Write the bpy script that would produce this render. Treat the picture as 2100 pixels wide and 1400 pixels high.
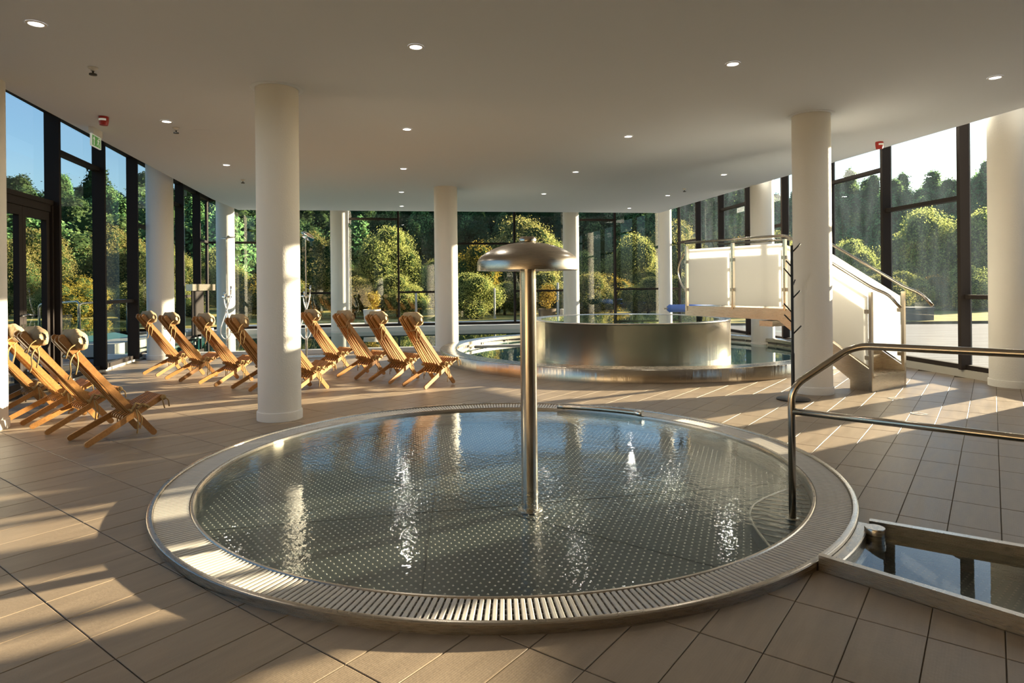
import bpy, bmesh, math, random
import numpy as np
from mathutils import Vector, Matrix
random.seed(7); rng = np.random.default_rng(7)
SC = bpy.context.scene; COL = SC.collection
PI = math.pi; R = math.radians
for o in list(bpy.data.objects): bpy.data.objects.remove(o)

# ------------------------------------------------------------------ camera, sky, sun, exposure
EYE = 1.4
cd = bpy.data.cameras.new('camera'); cam = bpy.data.objects.new('camera', cd); COL.objects.link(cam)
cd.sensor_width = 36.0; cd.lens = 1312.6/2100*36; cd.shift_y = -(700-584.7)/2100; cd.clip_end = 600
cam.matrix_world = Matrix.Translation((0, 0, EYE)) @ Matrix.Rotation(0.0095, 4, 'Y') @ Matrix.Rotation(PI/2, 4, 'X')
SC.camera = cam
SUN_EL = R(10.5); SUN_AZ = (0.868, 0.497)
W = bpy.data.worlds.new('sky'); SC.world = W; W.use_nodes = True
wn = W.node_tree.nodes; wl = W.node_tree.links; wn.clear()
sky = wn.new('ShaderNodeTexSky'); sky.sky_type = 'NISHITA'; sky.sun_disc = False
sky.sun_elevation = SUN_EL; sky.sun_rotation = math.atan2(SUN_AZ[0], SUN_AZ[1])
sky.air_density = 1.0; sky.dust_density = 1.2; sky.ozone_density = 3.0
bg = wn.new('ShaderNodeBackground'); bg.inputs[1].default_value = 0.33
wo = wn.new('ShaderNodeOutputWorld')
wl.new(sky.outputs[0], bg.inputs[0]); wl.new(bg.outputs[0], wo.inputs[0])
sd = bpy.data.lights.new('sun', 'SUN'); sd.energy = 33.0; sd.color = (1.0, 0.82, 0.58); sd.angle = R(0.7)
sun = bpy.data.objects.new('sun', sd); COL.objects.link(sun); sun.location = (30, 17, 20)
sdir = Vector((-SUN_AZ[0]*math.cos(SUN_EL), -SUN_AZ[1]*math.cos(SUN_EL), -math.sin(SUN_EL)))
sun.rotation_euler = sdir.to_track_quat('-Z', 'Y').to_euler()
DOWNLIGHT_W = 9.0
vs = SC.view_settings
SC.display_settings.display_device = 'sRGB'
vs.view_transform = 'Standard'; vs.look = 'None'; vs.exposure = 0.0; vs.gamma = 1.0; vs.use_curve_mapping = False
SC.cycles.use_denoising = True
SC.cycles.max_bounces = 10; SC.cycles.diffuse_bounces = 4; SC.cycles.glossy_bounces = 5
SC.cycles.transparent_max_bounces = 16; SC.cycles.transmission_bounces = 4
SC.cycles.caustics_reflective = False; SC.cycles.caustics_refractive = False
SC.cycles.sample_clamp_indirect = 6.0

# ------------------------------------------------------------------ materials
def mat(name, col=(0.5, 0.5, 0.5), rough=0.5, metal=0.0, spec=0.5, emit=None, estr=0.0):
    m = bpy.data.materials.new(name); m.use_nodes = True
    b = m.node_tree.nodes['Principled BSDF']
    b.inputs['Base Color'].default_value = (*col, 1); b.inputs['Roughness'].default_value = rough
    b.inputs['Metallic'].default_value = metal; b.inputs['Specular IOR Level'].default_value = spec
    if emit: b.inputs['Emission Color'].default_value = (*emit, 1); b.inputs['Emission Strength'].default_value = estr
    return m
def nodes(m): return m.node_tree.nodes, m.node_tree.links, m.node_tree.nodes['Principled BSDF']
def tex_coord(m, scale=(1, 1, 1), kind='Object', rot=(0, 0, 0)):
    n, l, b = nodes(m)
    t = n.new('ShaderNodeTexCoord'); mp = n.new('ShaderNodeMapping')
    mp.inputs['Scale'].default_value = scale; mp.inputs['Rotation'].default_value = rot
    l.new(t.outputs[kind], mp.inputs[0]); return mp.outputs[0]
def noise(m, vec, scale, detail=4, rough=0.5):
    n, l, b = nodes(m); t = n.new('ShaderNodeTexNoise')
    t.inputs['Scale'].default_value = scale; t.inputs['Detail'].default_value = detail; t.inputs['Roughness'].default_value = rough
    l.new(vec, t.inputs['Vector']); return t.outputs['Fac']
def ramp(m, fac, stops):
    n, l, b = nodes(m); r = n.new('ShaderNodeValToRGB'); cr = r.color_ramp
    cr.elements[0].position = stops[0][0]; cr.elements[0].color = (*stops[0][1], 1)
    cr.elements[1].position = stops[-1][0]; cr.elements[1].color = (*stops[-1][1], 1)
    for p, c in stops[1:-1]:
        e = cr.elements.new(p); e.color = (*c, 1)
    l.new(fac, r.inputs[0]); return r.outputs[0]
def bump(m, h, strength=0.2, dist=0.01):
    n, l, b = nodes(m); k = n.new('ShaderNodeBump'); k.inputs['Strength'].default_value = strength; k.inputs['Distance'].default_value = dist
    l.new(h, k.inputs['Height']); l.new(k.outputs[0], b.inputs['Normal']); return k
def mixc(m, a, b_, fac, mode='MIX'):
    n, l, b = nodes(m); x = n.new('ShaderNodeMix'); x.data_type = 'RGBA'; x.blend_type = mode
    for s, v in ((x.inputs[0], fac), (x.inputs[6], a), (x.inputs[7], b_)):
        if hasattr(v, 'links') or isinstance(v, bpy.types.NodeSocket): l.new(v, s)
        elif isinstance(v, (int, float)): s.default_value = v
        else: s.default_value = (*v, 1)
    return x.outputs[2]
M = {}
# plaster of ceiling and columns
M['ceiling'] = mat('ceiling_paint', (0.77, 0.83, 0.93), 0.9, spec=0.15)
v = tex_coord(M['ceiling']); bump(M['ceiling'], noise(M['ceiling'], v, 1.1, 3), 0.25, 0.02)
M['column'] = mat('column_plaster', (0.80, 0.77, 0.72), 0.75, spec=0.25)
v = tex_coord(M['column']); bump(M['column'], noise(M['column'], v, 55, 3, 0.6), 0.35, 0.006)
M['wall'] = mat('wall_plaster', (0.62, 0.52, 0.40), 0.85, spec=0.2)
v = tex_coord(M['wall']); bump(M['wall'], noise(M['wall'], v, 30), 0.1, 0.01)
M['white'] = mat('white_lacquer', (0.82, 0.81, 0.79), 0.4)
# floor tiles
TA = R(-36.9)
m = M['tile'] = mat('beige_stone_tile', (0.4, 0.3, 0.2), 0.42, spec=0.4)
n, l, b = nodes(m)
g = n.new('ShaderNodeNewGeometry')
vt = tex_coord(m, (1, 1, 1), 'Object', (0, 0, -TA))
vs2 = n.new('ShaderNodeMapping'); vs2.inputs['Scale'].default_value = (14, 2.2, 14); l.new(vt, vs2.inputs[0])
f1 = noise(m, vs2.outputs[0], 1.0, 6, 0.6)
base = ramp(m, f1, [(0.25, (0.23, 0.176, 0.123)), (0.55, (0.29, 0.223, 0.156)), (0.8, (0.345, 0.267, 0.19))])
rv = ramp(m, g.outputs['Random Per Island'], [(0.0, (0.88, 0.88, 0.89)), (1.0, (1.06, 1.05, 1.03))])
l.new(mixc(m, base, rv, 1.0, 'MULTIPLY'), b.inputs['Base Color'])
wv = n.new('ShaderNodeTexWave'); wv.wave_type = 'BANDS'; wv.bands_direction = 'X'
wv.inputs['Scale'].default_value = 30.0; l.new(vt, wv.inputs['Vector'])
ad = n.new('ShaderNodeMath'); ad.operation = 'ADD'
ml = n.new('ShaderNodeMath'); ml.operation = 'MULTIPLY'; ml.inputs[1].default_value = 0.35; l.new(wv.outputs['Fac'], ml.inputs[0])
l.new(ml.outputs[0], ad.inputs[0]); l.new(noise(m, vt, 60, 4), ad.inputs[1])
bump(m, ad.outputs[0], 0.22, 0.003)
rr = n.new('ShaderNodeMapRange'); rr.inputs[3].default_value = 0.34; rr.inputs[4].default_value = 0.55
l.new(f1, rr.inputs[0]); l.new(rr.outputs[0], b.inputs['Roughness'])
M['grout'] = mat('dark_grout', (0.10, 0.078, 0.055), 0.9, spec=0.1)
# stainless steel, brushed
def steel(name, col, rough, stretch, bs=0.06, sc=1.0):
    m = mat(name, col, rough, 1.0); n, l, b = nodes(m)
    v = tex_coord(m, stretch); f = noise(m, v, sc, 5, 0.65)
    r = n.new('ShaderNodeMapRange'); r.inputs[3].default_value = rough*0.85; r.inputs[4].default_value = rough*1.2
    l.new(f, r.inputs[0]); l.new(r.outputs[0], b.inputs['Roughness'])
    v2 = tex_coord(m, (1, 1, 1)); f2 = noise(m, v2, 3.0, 5, 0.6)
    l.new(ramp(m, f2, [(0.3, tuple(c*0.94 for c in col)), (0.7, tuple(min(1, c*1.03) for c in col))]), b.inputs['Base Color'])
    bump(m, f, bs, 0.004); return m
M['steel'] = steel('brushed_steel', (0.47, 0.42, 0.355), 0.27, (9, 9, 700), 0.004)
M['steel_v'] = steel('brushed_steel_sheet', (0.46, 0.41, 0.345), 0.22, (60, 60, 1.5), 0.07)
m = M['steel_v']; n, l, b = nodes(m)               # long soft waves round the sheet
k2 = n.new('ShaderNodeBump'); k2.inputs['Strength'].default_value = 0.8; k2.inputs['Distance'].default_value = 0.012
l.new(noise(m, tex_coord(m, (7, 7, 0.12)), 1.0, 4, 0.6), k2.inputs['Height'])
l.new(k2.outputs[0], [q for q in n if q.type == 'BUMP' and q != k2][0].inputs['Normal'])
M['tube'] = steel('polished_steel_tube', (0.50, 0.445, 0.375), 0.20, (60, 60, 60), 0.006)
M['chrome'] = mat('chrome', (0.8, 0.8, 0.8), 0.07, 1.0)
M['basin'] = mat('pool_basin_steel', (0.070, 0.086, 0.086), 0.40, 0.3)
M['stud'] = mat('steel_stud', (0.85, 0.85, 0.78), 0.25, 0.6)
M['slat'] = mat('pale_grate_plastic', (0.66, 0.62, 0.56), 0.45)
v = tex_coord(M['slat']); n, l, b = nodes(M['slat'])
l.new(ramp(M['slat'], noise(M['slat'], v, 9, 4), [(0.3, (0.56, 0.52, 0.46)), (0.7, (0.74, 0.70, 0.63))]), b.inputs['Base Color'])
M['seam'] = mat('dark_weld', (0.04, 0.045, 0.045), 0.6)
M['gutter'] = mat('gutter_grey', (0.30, 0.28, 0.25), 0.7)
M['black'] = mat('black_metal', (0.02, 0.02, 0.022), 0.4, 0.3)
M['frame'] = mat('dark_bronze_frame', (0.020, 0.015, 0.013), 0.7, 0.0, 0.2)
v = tex_coord(M['frame']); bump(M['frame'], noise(M['frame'], v, 220, 2), 0.15, 0.002)
M['blue'] = mat('blue_cover_foil', (0.10, 0.20, 0.62), 0.5)
M['red'] = mat('red_plastic', (0.42, 0.025, 0.02), 0.4)
M['dark'] = mat('dark_plastic', (0.05, 0.05, 0.05), 0.5)
M['green'] = mat('exit_green', (0.10, 0.30, 0.07), 0.4, emit=(0.10, 0.30, 0.07), estr=0.35)
M['signwhite'] = mat('exit_white', (0.8, 0.85, 0.75), 0.4, emit=(0.8, 0.85, 0.75), estr=0.25)
M['lens'] = mat('lamp_lens', (1, 1, 1), 0.4, emit=(1.0, 0.95, 0.86), estr=9.0)
M['hose'] = mat('white_hose', (0.85, 0.85, 0.83), 0.35)
# wood
def wood(name, c0, c1, stretch):
    m = mat(name, c1, 0.45, spec=0.4); n, l, b = nodes(m)
    oi = n.new('ShaderNodeObjectInfo'); v = tex_coord(m, stretch)
    av = n.new('ShaderNodeVectorMath'); av.operation = 'ADD'; l.new(v, av.inputs[0])
    cm = n.new('ShaderNodeCombineXYZ'); mu = n.new('ShaderNodeMath'); mu.operation = 'MULTIPLY'; mu.inputs[1].default_value = 30
    l.new(oi.outputs['Random'], mu.inputs[0]); l.new(mu.outputs[0], cm.inputs[1]); l.new(cm.outputs[0], av.inputs[1])
    f = noise(m, av.outputs[0], 1.0, 6, 0.6)
    c = ramp(m, f, [(0.25, c0), (0.75, c1)])
    rv = ramp(m, oi.outputs['Random'], [(0, (0.74, 0.70, 0.66)), (1, (1.12, 1.1, 1.05))])
    l.new(mixc(m, c, rv, 1.0, 'MULTIPLY'), b.inputs['Base Color']); bump(m, f, 0.1, 0.003); return m
M['wood'] = wood('honey_pine', (0.33, 0.145, 0.042), (0.52, 0.265, 0.082), (60, 60, 60))
M['rope'] = mat('hemp_rope', (0.36, 0.24, 0.11), 0.9, spec=0.1)
v = tex_coord(M['rope']); bump(M['rope'], noise(M['rope'], v, 300), 0.5, 0.003)
M['canvas'] = mat('sand_canvas', (0.37, 0.275, 0.165), 0.9, spec=0.1)
v = tex_coord(M['canvas'], (8, 40, 8)); bump(M['canvas'], noise(M['canvas'], v, 1.4, 4), 0.7, 0.02)
# outdoors
def leafmat(name, c0, c1, trans=0.45):
    m = bpy.data.materials.new(name); m.use_nodes = True; n = m.node_tree.nodes; l = m.node_tree.links
    b = n['Principled BSDF']; n.remove(b); out = n['Material Output']
    g = n.new('ShaderNodeNewGeometry'); oi = n.new('ShaderNodeObjectInfo')
    r = n.new('ShaderNodeValToRGB'); r.color_ramp.elements[0].color = (*c0, 1); r.color_ramp.elements[1].color = (*c1, 1)
    l.new(g.outputs['Random Per Island'], r.inputs[0])
    hs = n.new('ShaderNodeHueSaturation'); mr = n.new('ShaderNodeMapRange')
    mr.inputs[3].default_value = 0.47; mr.inputs[4].default_value = 0.52; l.new(oi.outputs['Random'], mr.inputs[0]); l.new(mr.outputs[0], hs.inputs['Hue'])
    mv = n.new('ShaderNodeMapRange'); mv.inputs[3].default_value = 0.7; mv.inputs[4].default_value = 1.3; l.new(oi.outputs['Random'], mv.inputs[0]); l.new(mv.outputs[0], hs.inputs['Value'])
    l.new(r.outputs[0], hs.inputs['Color'])
    d = n.new('ShaderNodeBsdfDiffuse'); t = n.new('ShaderNodeBsdfTranslucent'); x = n.new('ShaderNodeMixShader'); x.inputs[0].default_value = trans
    l.new(hs.outputs[0], d.inputs[0]); l.new(hs.outputs[0], t.inputs[0]); l.new(d.outputs[0], x.inputs[1]); l.new(t.outputs[0], x.inputs[2])
    l.new(x.outputs[0], out.inputs[0]); return m
M['willow'] = leafmat('willow_leaves', (0.19, 0.23, 0.06), (0.50, 0.48, 0.16), 0.5)
M['golden'] = leafmat('golden_leaves', (0.20, 0.175, 0.03), (0.42, 0.32, 0.06))
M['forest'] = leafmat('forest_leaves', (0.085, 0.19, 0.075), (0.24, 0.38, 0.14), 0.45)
M['pine_shade'] = leafmat('dark_shaded_leaves', (0.020, 0.045, 0.022), (0.05, 0.085, 0.035), 0.2)  # forest leaves darkened: hillside shade put into the colour, dark pines too
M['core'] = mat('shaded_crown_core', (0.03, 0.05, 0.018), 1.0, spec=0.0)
M['bark'] = mat('bark', (0.10, 0.075, 0.05), 0.9, spec=0.1)
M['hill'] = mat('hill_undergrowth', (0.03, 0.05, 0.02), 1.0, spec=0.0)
M['grass'] = mat('dry_grass', (0.30, 0.29, 0.07), 0.95, spec=0.05)
v = tex_coord(M['grass']); n, l, b = nodes(M['grass'])
l.new(ramp(M['grass'], noise(M['grass'], v, 1.2, 6), [(0.3, (0.22, 0.20, 0.05)), (0.7, (0.48, 0.39, 0.12))]), b.inputs['Base Color'])
M['terrace'] = mat('grey_terrace_boards', (0.16, 0.16, 0.17), 0.9, spec=0.08)
v = tex_coord(M['terrace'], (0.4, 7, 1)); n, l, b = nodes(M['terrace'])
l.new(ramp(M['terrace'], noise(M['terrace'], v, 1.5, 5), [(0.35, (0.09, 0.095, 0.11)), (0.65, (0.19, 0.195, 0.22))]), b.inputs['Base Color'])
M['concrete'] = mat('pale_concrete', (0.45, 0.43, 0.39), 0.85)
M['planter'] = mat('dark_grey_planter', (0.07, 0.075, 0.085), 0.8)
M['paving'] = mat('pale_paving', (0.6, 0.57, 0.5), 0.8)
# clear glass: coated mirror share by Fresnel over a clear pass
def schlick(n, l, f0, normal=None):               # share of light mirrored, the same from both sides
    lw = n.new('ShaderNodeLayerWeight'); lw.inputs['Blend'].default_value = 0.5
    p = n.new('ShaderNodeMath'); p.operation = 'POWER'; p.inputs[1].default_value = 5.0; l.new(lw.outputs['Facing'], p.inputs[0])
    k = n.new('ShaderNodeMath'); k.operation = 'MULTIPLY_ADD'; k.inputs[1].default_value = 1-f0; k.inputs[2].default_value = f0; l.new(p.outputs[0], k.inputs[0])
    return k.outputs[0], lw
def glass(name, tint, f0=0.05, rough=0.0):
    m = bpy.data.materials.new(name); m.use_nodes = True; n = m.node_tree.nodes; l = m.node_tree.links
    n.remove(n['Principled BSDF']); out = n['Material Output']
    fac, lw = schlick(n, l, f0)
    t = n.new('ShaderNodeBsdfTransparent'); t.inputs[0].default_value = (*tint, 1)
    g = n.new('ShaderNodeBsdfGlossy'); g.inputs['Roughness'].default_value = rough; g.inputs[0].default_value = (0.95, 0.97, 0.97, 1)
    x = n.new('ShaderNodeMixShader'); l.new(fac, x.inputs[0]); l.new(t.outputs[0], x.inputs[1]); l.new(g.outputs[0], x.inputs[2])
    l.new(x.outputs[0], out.inputs[0])
    return m
def dust_haze(m, amount):                             # a thin dust film, tinted bluish to put haze into the glass
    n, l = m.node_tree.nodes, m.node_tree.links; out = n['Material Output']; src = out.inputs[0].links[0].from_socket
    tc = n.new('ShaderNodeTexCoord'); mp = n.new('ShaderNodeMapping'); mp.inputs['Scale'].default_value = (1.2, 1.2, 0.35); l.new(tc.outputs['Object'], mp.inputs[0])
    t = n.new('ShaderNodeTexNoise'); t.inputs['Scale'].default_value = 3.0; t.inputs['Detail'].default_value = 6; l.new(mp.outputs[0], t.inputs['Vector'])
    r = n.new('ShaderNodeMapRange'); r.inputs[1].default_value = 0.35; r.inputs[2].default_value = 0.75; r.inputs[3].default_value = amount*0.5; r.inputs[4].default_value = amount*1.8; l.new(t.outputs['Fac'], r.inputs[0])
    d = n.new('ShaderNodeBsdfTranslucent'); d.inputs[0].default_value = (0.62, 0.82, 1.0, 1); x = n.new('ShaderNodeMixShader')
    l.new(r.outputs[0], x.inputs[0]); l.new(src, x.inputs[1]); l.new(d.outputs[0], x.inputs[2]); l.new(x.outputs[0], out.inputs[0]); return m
M['glass'] = glass('window_glass', (0.92, 0.96, 0.94), 0.06)
M['glass_dust_haze'] = dust_haze(glass('dust_haze_window_glass', (0.92, 0.96, 0.94), 0.05), 0.011)
def water(name, tint, scale, strength, aniso=(1, 1, 1)):
    m = glass(name, tint, 0.022); n = m.node_tree.nodes; l = m.node_tree.links
    tc = n.new('ShaderNodeTexCoord'); mp = n.new('ShaderNodeMapping'); mp.inputs['Scale'].default_value = aniso; l.new(tc.outputs['Object'], mp.inputs[0])
    a = n.new('ShaderNodeTexNoise'); a.inputs['Scale'].default_value = scale; a.inputs['Detail'].default_value = 2.5; l.new(mp.outputs[0], a.inputs['Vector'])
    # calmer patches and livelier patches
    p = n.new('ShaderNodeTexNoise'); p.inputs['Scale'].default_value = 0.55; l.new(tc.outputs['Object'], p.inputs['Vector'])
    pr = n.new('ShaderNodeMapRange'); pr.inputs[1].default_value = 0.4; pr.inputs[2].default_value = 0.65; pr.inputs[3].default_value = 0.12; pr.inputs[4].default_value = 1.0; l.new(p.outputs['Fac'], pr.inputs[0])
    mu = n.new('ShaderNodeMath'); mu.operation = 'MULTIPLY'; l.new(a.outputs['Fac'], mu.inputs[0]); l.new(pr.outputs[0], mu.inputs[1])
    k = n.new('ShaderNodeBump'); k.inputs['Strength'].default_value = strength; k.inputs['Distance'].default_value = 0.02
    l.new(mu.outputs[0], k.inputs['Height'])
    for q in n:
        if q.type in ('LAYER_WEIGHT', 'BSDF_GLOSSY'): l.new(k.outputs[0], q.inputs['Normal'])
    return m
M['water'] = water('clear_pool_water', (0.87, 0.90, 0.88), 24, 0.22)
M['water_calm'] = water('calm_pool_water', (0.55, 0.80, 0.78), 5, 0.03)
M['pooltile'] = mat('teal_pool_lining', (0.05, 0.17, 0.17), 0.5)
M['lip'] = mat('pale_pool_edge', (0.66, 0.66, 0.66), 0.35)
m = M['frosted'] = bpy.data.materials.new('frosted_glass'); m.use_nodes = True; n = m.node_tree.nodes; l = m.node_tree.links
b = n['Principled BSDF']; b.inputs['Base Color'].default_value = (0.82, 0.82, 0.78, 1); b.inputs['Roughness'].default_value = 0.25
tl = n.new('ShaderNodeBsdfTranslucent'); tl.inputs[0].default_value = (0.86, 0.85, 0.84, 1)
x = n.new('ShaderNodeMixShader'); x.inputs[0].default_value = 0.55
tp = n.new('ShaderNodeBsdfTransparent'); tp.inputs[0].default_value = (0.88, 0.9, 0.9, 1); x2 = n.new('ShaderNodeMixShader'); x2.inputs[0].default_value = 0.12
l.new(b.outputs[0], x.inputs[1]); l.new(tl.outputs[0], x.inputs[2]); l.new(x.outputs[0], x2.inputs[1]); l.new(tp.outputs[0], x2.inputs[2]); l.new(x2.outputs[0], n['Material Output'].inputs[0])

# ------------------------------------------------------------------ mesh builder and object helpers
class MB:
    def __init__(s): s.v = []; s.f = []; s.sm = []
    def add(s, v, f, smooth=False):
        k = len(s.v); s.v += [tuple(p) for p in v]; s.f += [tuple(i+k for i in q) for q in f]; s.sm += [smooth]*len(f); return s
    def box(s, c, d, rz=0.0, mtx=None):
        x, y, z = (q/2 for q in d)
        P = [Vector(p) for p in ((-x,-y,-z),(x,-y,-z),(x,y,-z),(-x,y,-z),(-x,-y,z),(x,-y,z),(x,y,z),(-x,y,z))]
        m = mtx if mtx else Matrix.Translation(c) @ Matrix.Rotation(rz, 4, 'Z')
        return s.add([m @ p for p in P], [(0,3,2,1),(4,5,6,7),(0,1,5,4),(1,2,6,5),(2,3,7,6),(3,0,4,7)])
    def bar(s, a, b, w, h, up=(0, 0, 1)):          # a rectangular bar from a to b, w sideways, h along up
        a, b = Vector(a), Vector(b); d = b-a; L = d.length; x = d.normalized(); y = Vector(up).cross(x).normalized(); z = x.cross(y)
        m = Matrix((x, y, z)).transposed().to_4x4(); m.translation = (a+b)/2
        return s.box(None, (L, w, h), mtx=m)
    def prism(s, poly, z0, z1):
        n_ = len(poly); v = [(p[0], p[1], z0) for p in poly]+[(p[0], p[1], z1) for p in poly]
        f = [tuple(range(n_-1, -1, -1)), tuple(range(n_, 2*n_))]+[(i, (i+1) % n_, n_+(i+1) % n_, n_+i) for i in range(n_)]
        return s.add(v, f)
    def tube(s, pts, r, n_=10, closed=False, cap=True):
        P = [Vector(p) for p in pts]; N = len(P); rs = r if isinstance(r, (list, tuple)) else [r]*N
        T = []
        for i in range(N):
            a = P[i-1] if (i > 0 or closed) else P[i]; b = P[(i+1) % N] if (i < N-1 or closed) else P[i]
            T.append((b-a).normalized())
        u = T[0].orthogonal().normalized(); v = []
        for i in range(N):
            if i: u = (T[i-1].rotation_difference(T[i]) @ u)
            u = (u - T[i]*u.dot(T[i])).normalized(); w = T[i].cross(u)
            v += [P[i]+(u*math.cos(2*PI*k/n_)+w*math.sin(2*PI*k/n_))*rs[i] for k in range(n_)]
        f = []
        for i in range(N if closed else N-1):
            j = (i+1) % N
            f += [(i*n_+k, i*n_+(k+1) % n_, j*n_+(k+1) % n_, j*n_+k) for k in range(n_)]
        s.add(v, f, True)
        if cap and not closed:
            k = len(s.v)-len(v); s.f += [tuple(k+q for q in range(n_-1, -1, -1)), tuple(k+(N-1)*n_+q for q in range(n_))]; s.sm += [False, False]
        return s
    def lathe(s, prof, c=(0, 0, 0), n_=32, a0=0.0, a1=2*PI, smooth=True, mtx=None):
        full = abs(a1-a0-2*PI) < 1e-6; na = n_ if full else n_+1; v = []
        for k in range(na):
            a = a0+(a1-a0)*k/n_
            for r, z in prof:
                p = Vector((r*math.cos(a), r*math.sin(a), z)); p = mtx @ p if mtx else p+Vector(c); v.append(p)
        m_ = len(prof); f = []
        for k in range(n_):
            q = (k+1) % na
            f += [(k*m_+i, q*m_+i, q*m_+i+1, k*m_+i+1) for i in range(m_-1)]
        return s.add(v, f, smooth)
    def disc(s, r, z, c=(0, 0), n_=48, up=True):
        v = [(c[0]+r*math.cos(2*PI*k/n_), c[1]+r*math.sin(2*PI*k/n_), z) for k in range(n_)]
        return s.add(v, [tuple(range(n_)) if up else tuple(range(n_-1, -1, -1))])
    def mesh(s, name):
        me = bpy.data.meshes.new(name); me.from_pydata(s.v, [], s.f)
        me.polygons.foreach_set('use_smooth', s.sm); me.update(); return me
def world_of(o):
    m = Matrix.Translation(o.location) @ o.rotation_euler.to_matrix().to_4x4()
    return world_of(o.parent) @ m if o.parent else m
def obj(name, mb, material, parent=None, world=False, sharp=None):
    if world and parent is not None:
        inv = world_of(parent).inverted(); mb.v = [tuple(inv @ Vector(p)) for p in mb.v]
    me = mb.mesh(name) if isinstance(mb, MB) else mb
    if material is not None and not me.materials: me.materials.append(material)
    if sharp is not None: me.set_sharp_from_angle(angle=R(sharp))
    o = bpy.data.objects.new(name, me); COL.objects.link(o)
    if parent is not None: o.parent = parent
    return o
def tag(o, label, cat, group=None, kind=None):
    if label: o['label'] = label
    if cat: o['category'] = cat
    if group: o['group'] = group
    if kind: o['kind'] = kind
    return o
def thing(name, label, cat, loc=(0, 0, 0), rz=0.0, group=None):
    o = bpy.data.objects.new(name, None); COL.objects.link(o); o.location = loc; o.rotation_euler = (0, 0, rz); o.empty_display_size = 0.1
    return tag(o, label, cat, group)
def structure(name, loc=(0, 0, 0)):
    o = bpy.data.objects.new(name, None); COL.objects.link(o); o.location = loc; o['kind'] = 'structure'; return o
def copy_tree(o, parent=None):
    c = o.copy(); COL.objects.link(c); c.parent = parent
    for ch in o.children: copy_tree(ch, c)
    return c
def smooth_path(pts, rad, n_=6):                  # a polyline with its corners rounded
    P = [Vector(p) for p in pts]; out = [P[0]]
    for i in range(1, len(P)-1):
        a, b, c = P[i-1], P[i], P[i+1]; d0 = (a-b); d1 = (c-b); r = min(rad, d0.length*0.49, d1.length*0.49)
        p0 = b+d0.normalized()*r; p1 = b+d1.normalized()*r
        for k in range(n_+1):
            t = k/n_; out.append(p0*(1-t)**2+b*2*t*(1-t)+p1*t*t)
    out.append(P[-1]); return out

# ------------------------------------------------------------------ setting: floor, ceiling, walls, windows
CEIL = 3.527
def xl(y): return -4.5-0.234*y                    # glass line on the left
def xr(y): return 7.58-0.1*y                      # glass line on the right
def yb(x): return 20.06+0.165*x                   # glass line at the back
POOL = (-0.07, 4.985); R_IN, R_GR, R_OUT = 2.18, 2.388, 2.425
RING = (2.286, 12.65); RING_R = 3.70; TUB_R = 1.92
# footbath channel: near wall line and far wall line, leaving the pool towards the right
CN = [(1.43, 3.16), (2.75, 1.66)]; CF = [(1.94, 3.77), (3.75, 2.57)]
def poly_clip(poly, p, q, keep_left):
    out = []; d = (q[0]-p[0], q[1]-p[1])
    sd_ = lambda a: (d[0]*(a[1]-p[1])-d[1]*(a[0]-p[0]))*(1 if keep_left else -1)
    for i in range(len(poly)):
        a, b_ = poly[i], poly[(i+1) % len(poly)]; sa, sb = sd_(a), sd_(b_)
        if sa >= 0: out.append(a)
        if (sa >= 0) != (sb >= 0):
            t = sa/(sa-sb); out.append((a[0]+(b_[0]-a[0])*t, a[1]+(b_[1]-a[1])*t))
    return out
def area(p): return 0.5*abs(sum(p[i][0]*p[(i+1) % len(p)][1]-p[(i+1) % len(p)][0]*p[i][1] for i in range(len(p))))
def pool_edge(x): return 14.2+0.17*x              # near edge of the swimming pool at the back
floor = structure('floor')
# screed under the tiles, with the pool and the channel left open
def ring_slab(mb, c, r, poly, z):
    n_ = 96; P = [(c[0]+r*math.cos(2*PI*k/n_), c[1]+r*math.sin(2*PI*k/n_)) for k in range(n_)]
    def hit(a):
        d = (math.cos(a), math.sin(a)); best = 1e9
        for i in range(len(poly)):
            p, q = poly[i], poly[(i+1) % len(poly)]; e = (q[0]-p[0], q[1]-p[1]); den = d[0]*e[1]-d[1]*e[0]
            if abs(den) < 1e-9: continue
            w = (p[0]-c[0], p[1]-c[1]); t = (w[0]*e[1]-w[1]*e[0])/den; u = (w[0]*d[1]-w[1]*d[0])/den
            if t > 0 and -1e-6 <= u <= 1+1e-6: best = min(best, t)
        return (c[0]+d[0]*best, c[1]+d[1]*best)
    Q = [hit(2*PI*k/n_) for k in range(n_)]
    mb.add([(*p, z) for p in P]+[(*p, z) for p in Q], [(k, n_+k, n_+(k+1) % n_, (k+1) % n_) for k in range(n_)])
mb = MB(); ring_slab(mb, POOL, 2.40, [(-9.5, -6), (9, -6), (7.4, 2), (6.1, 13.5), (5.5, 20.6), (4.0, 20.3), (4.0, 14.88), (-8.2, 12.8)], -0.2)
obj('screed', mb, M['grout'], floor)
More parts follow.
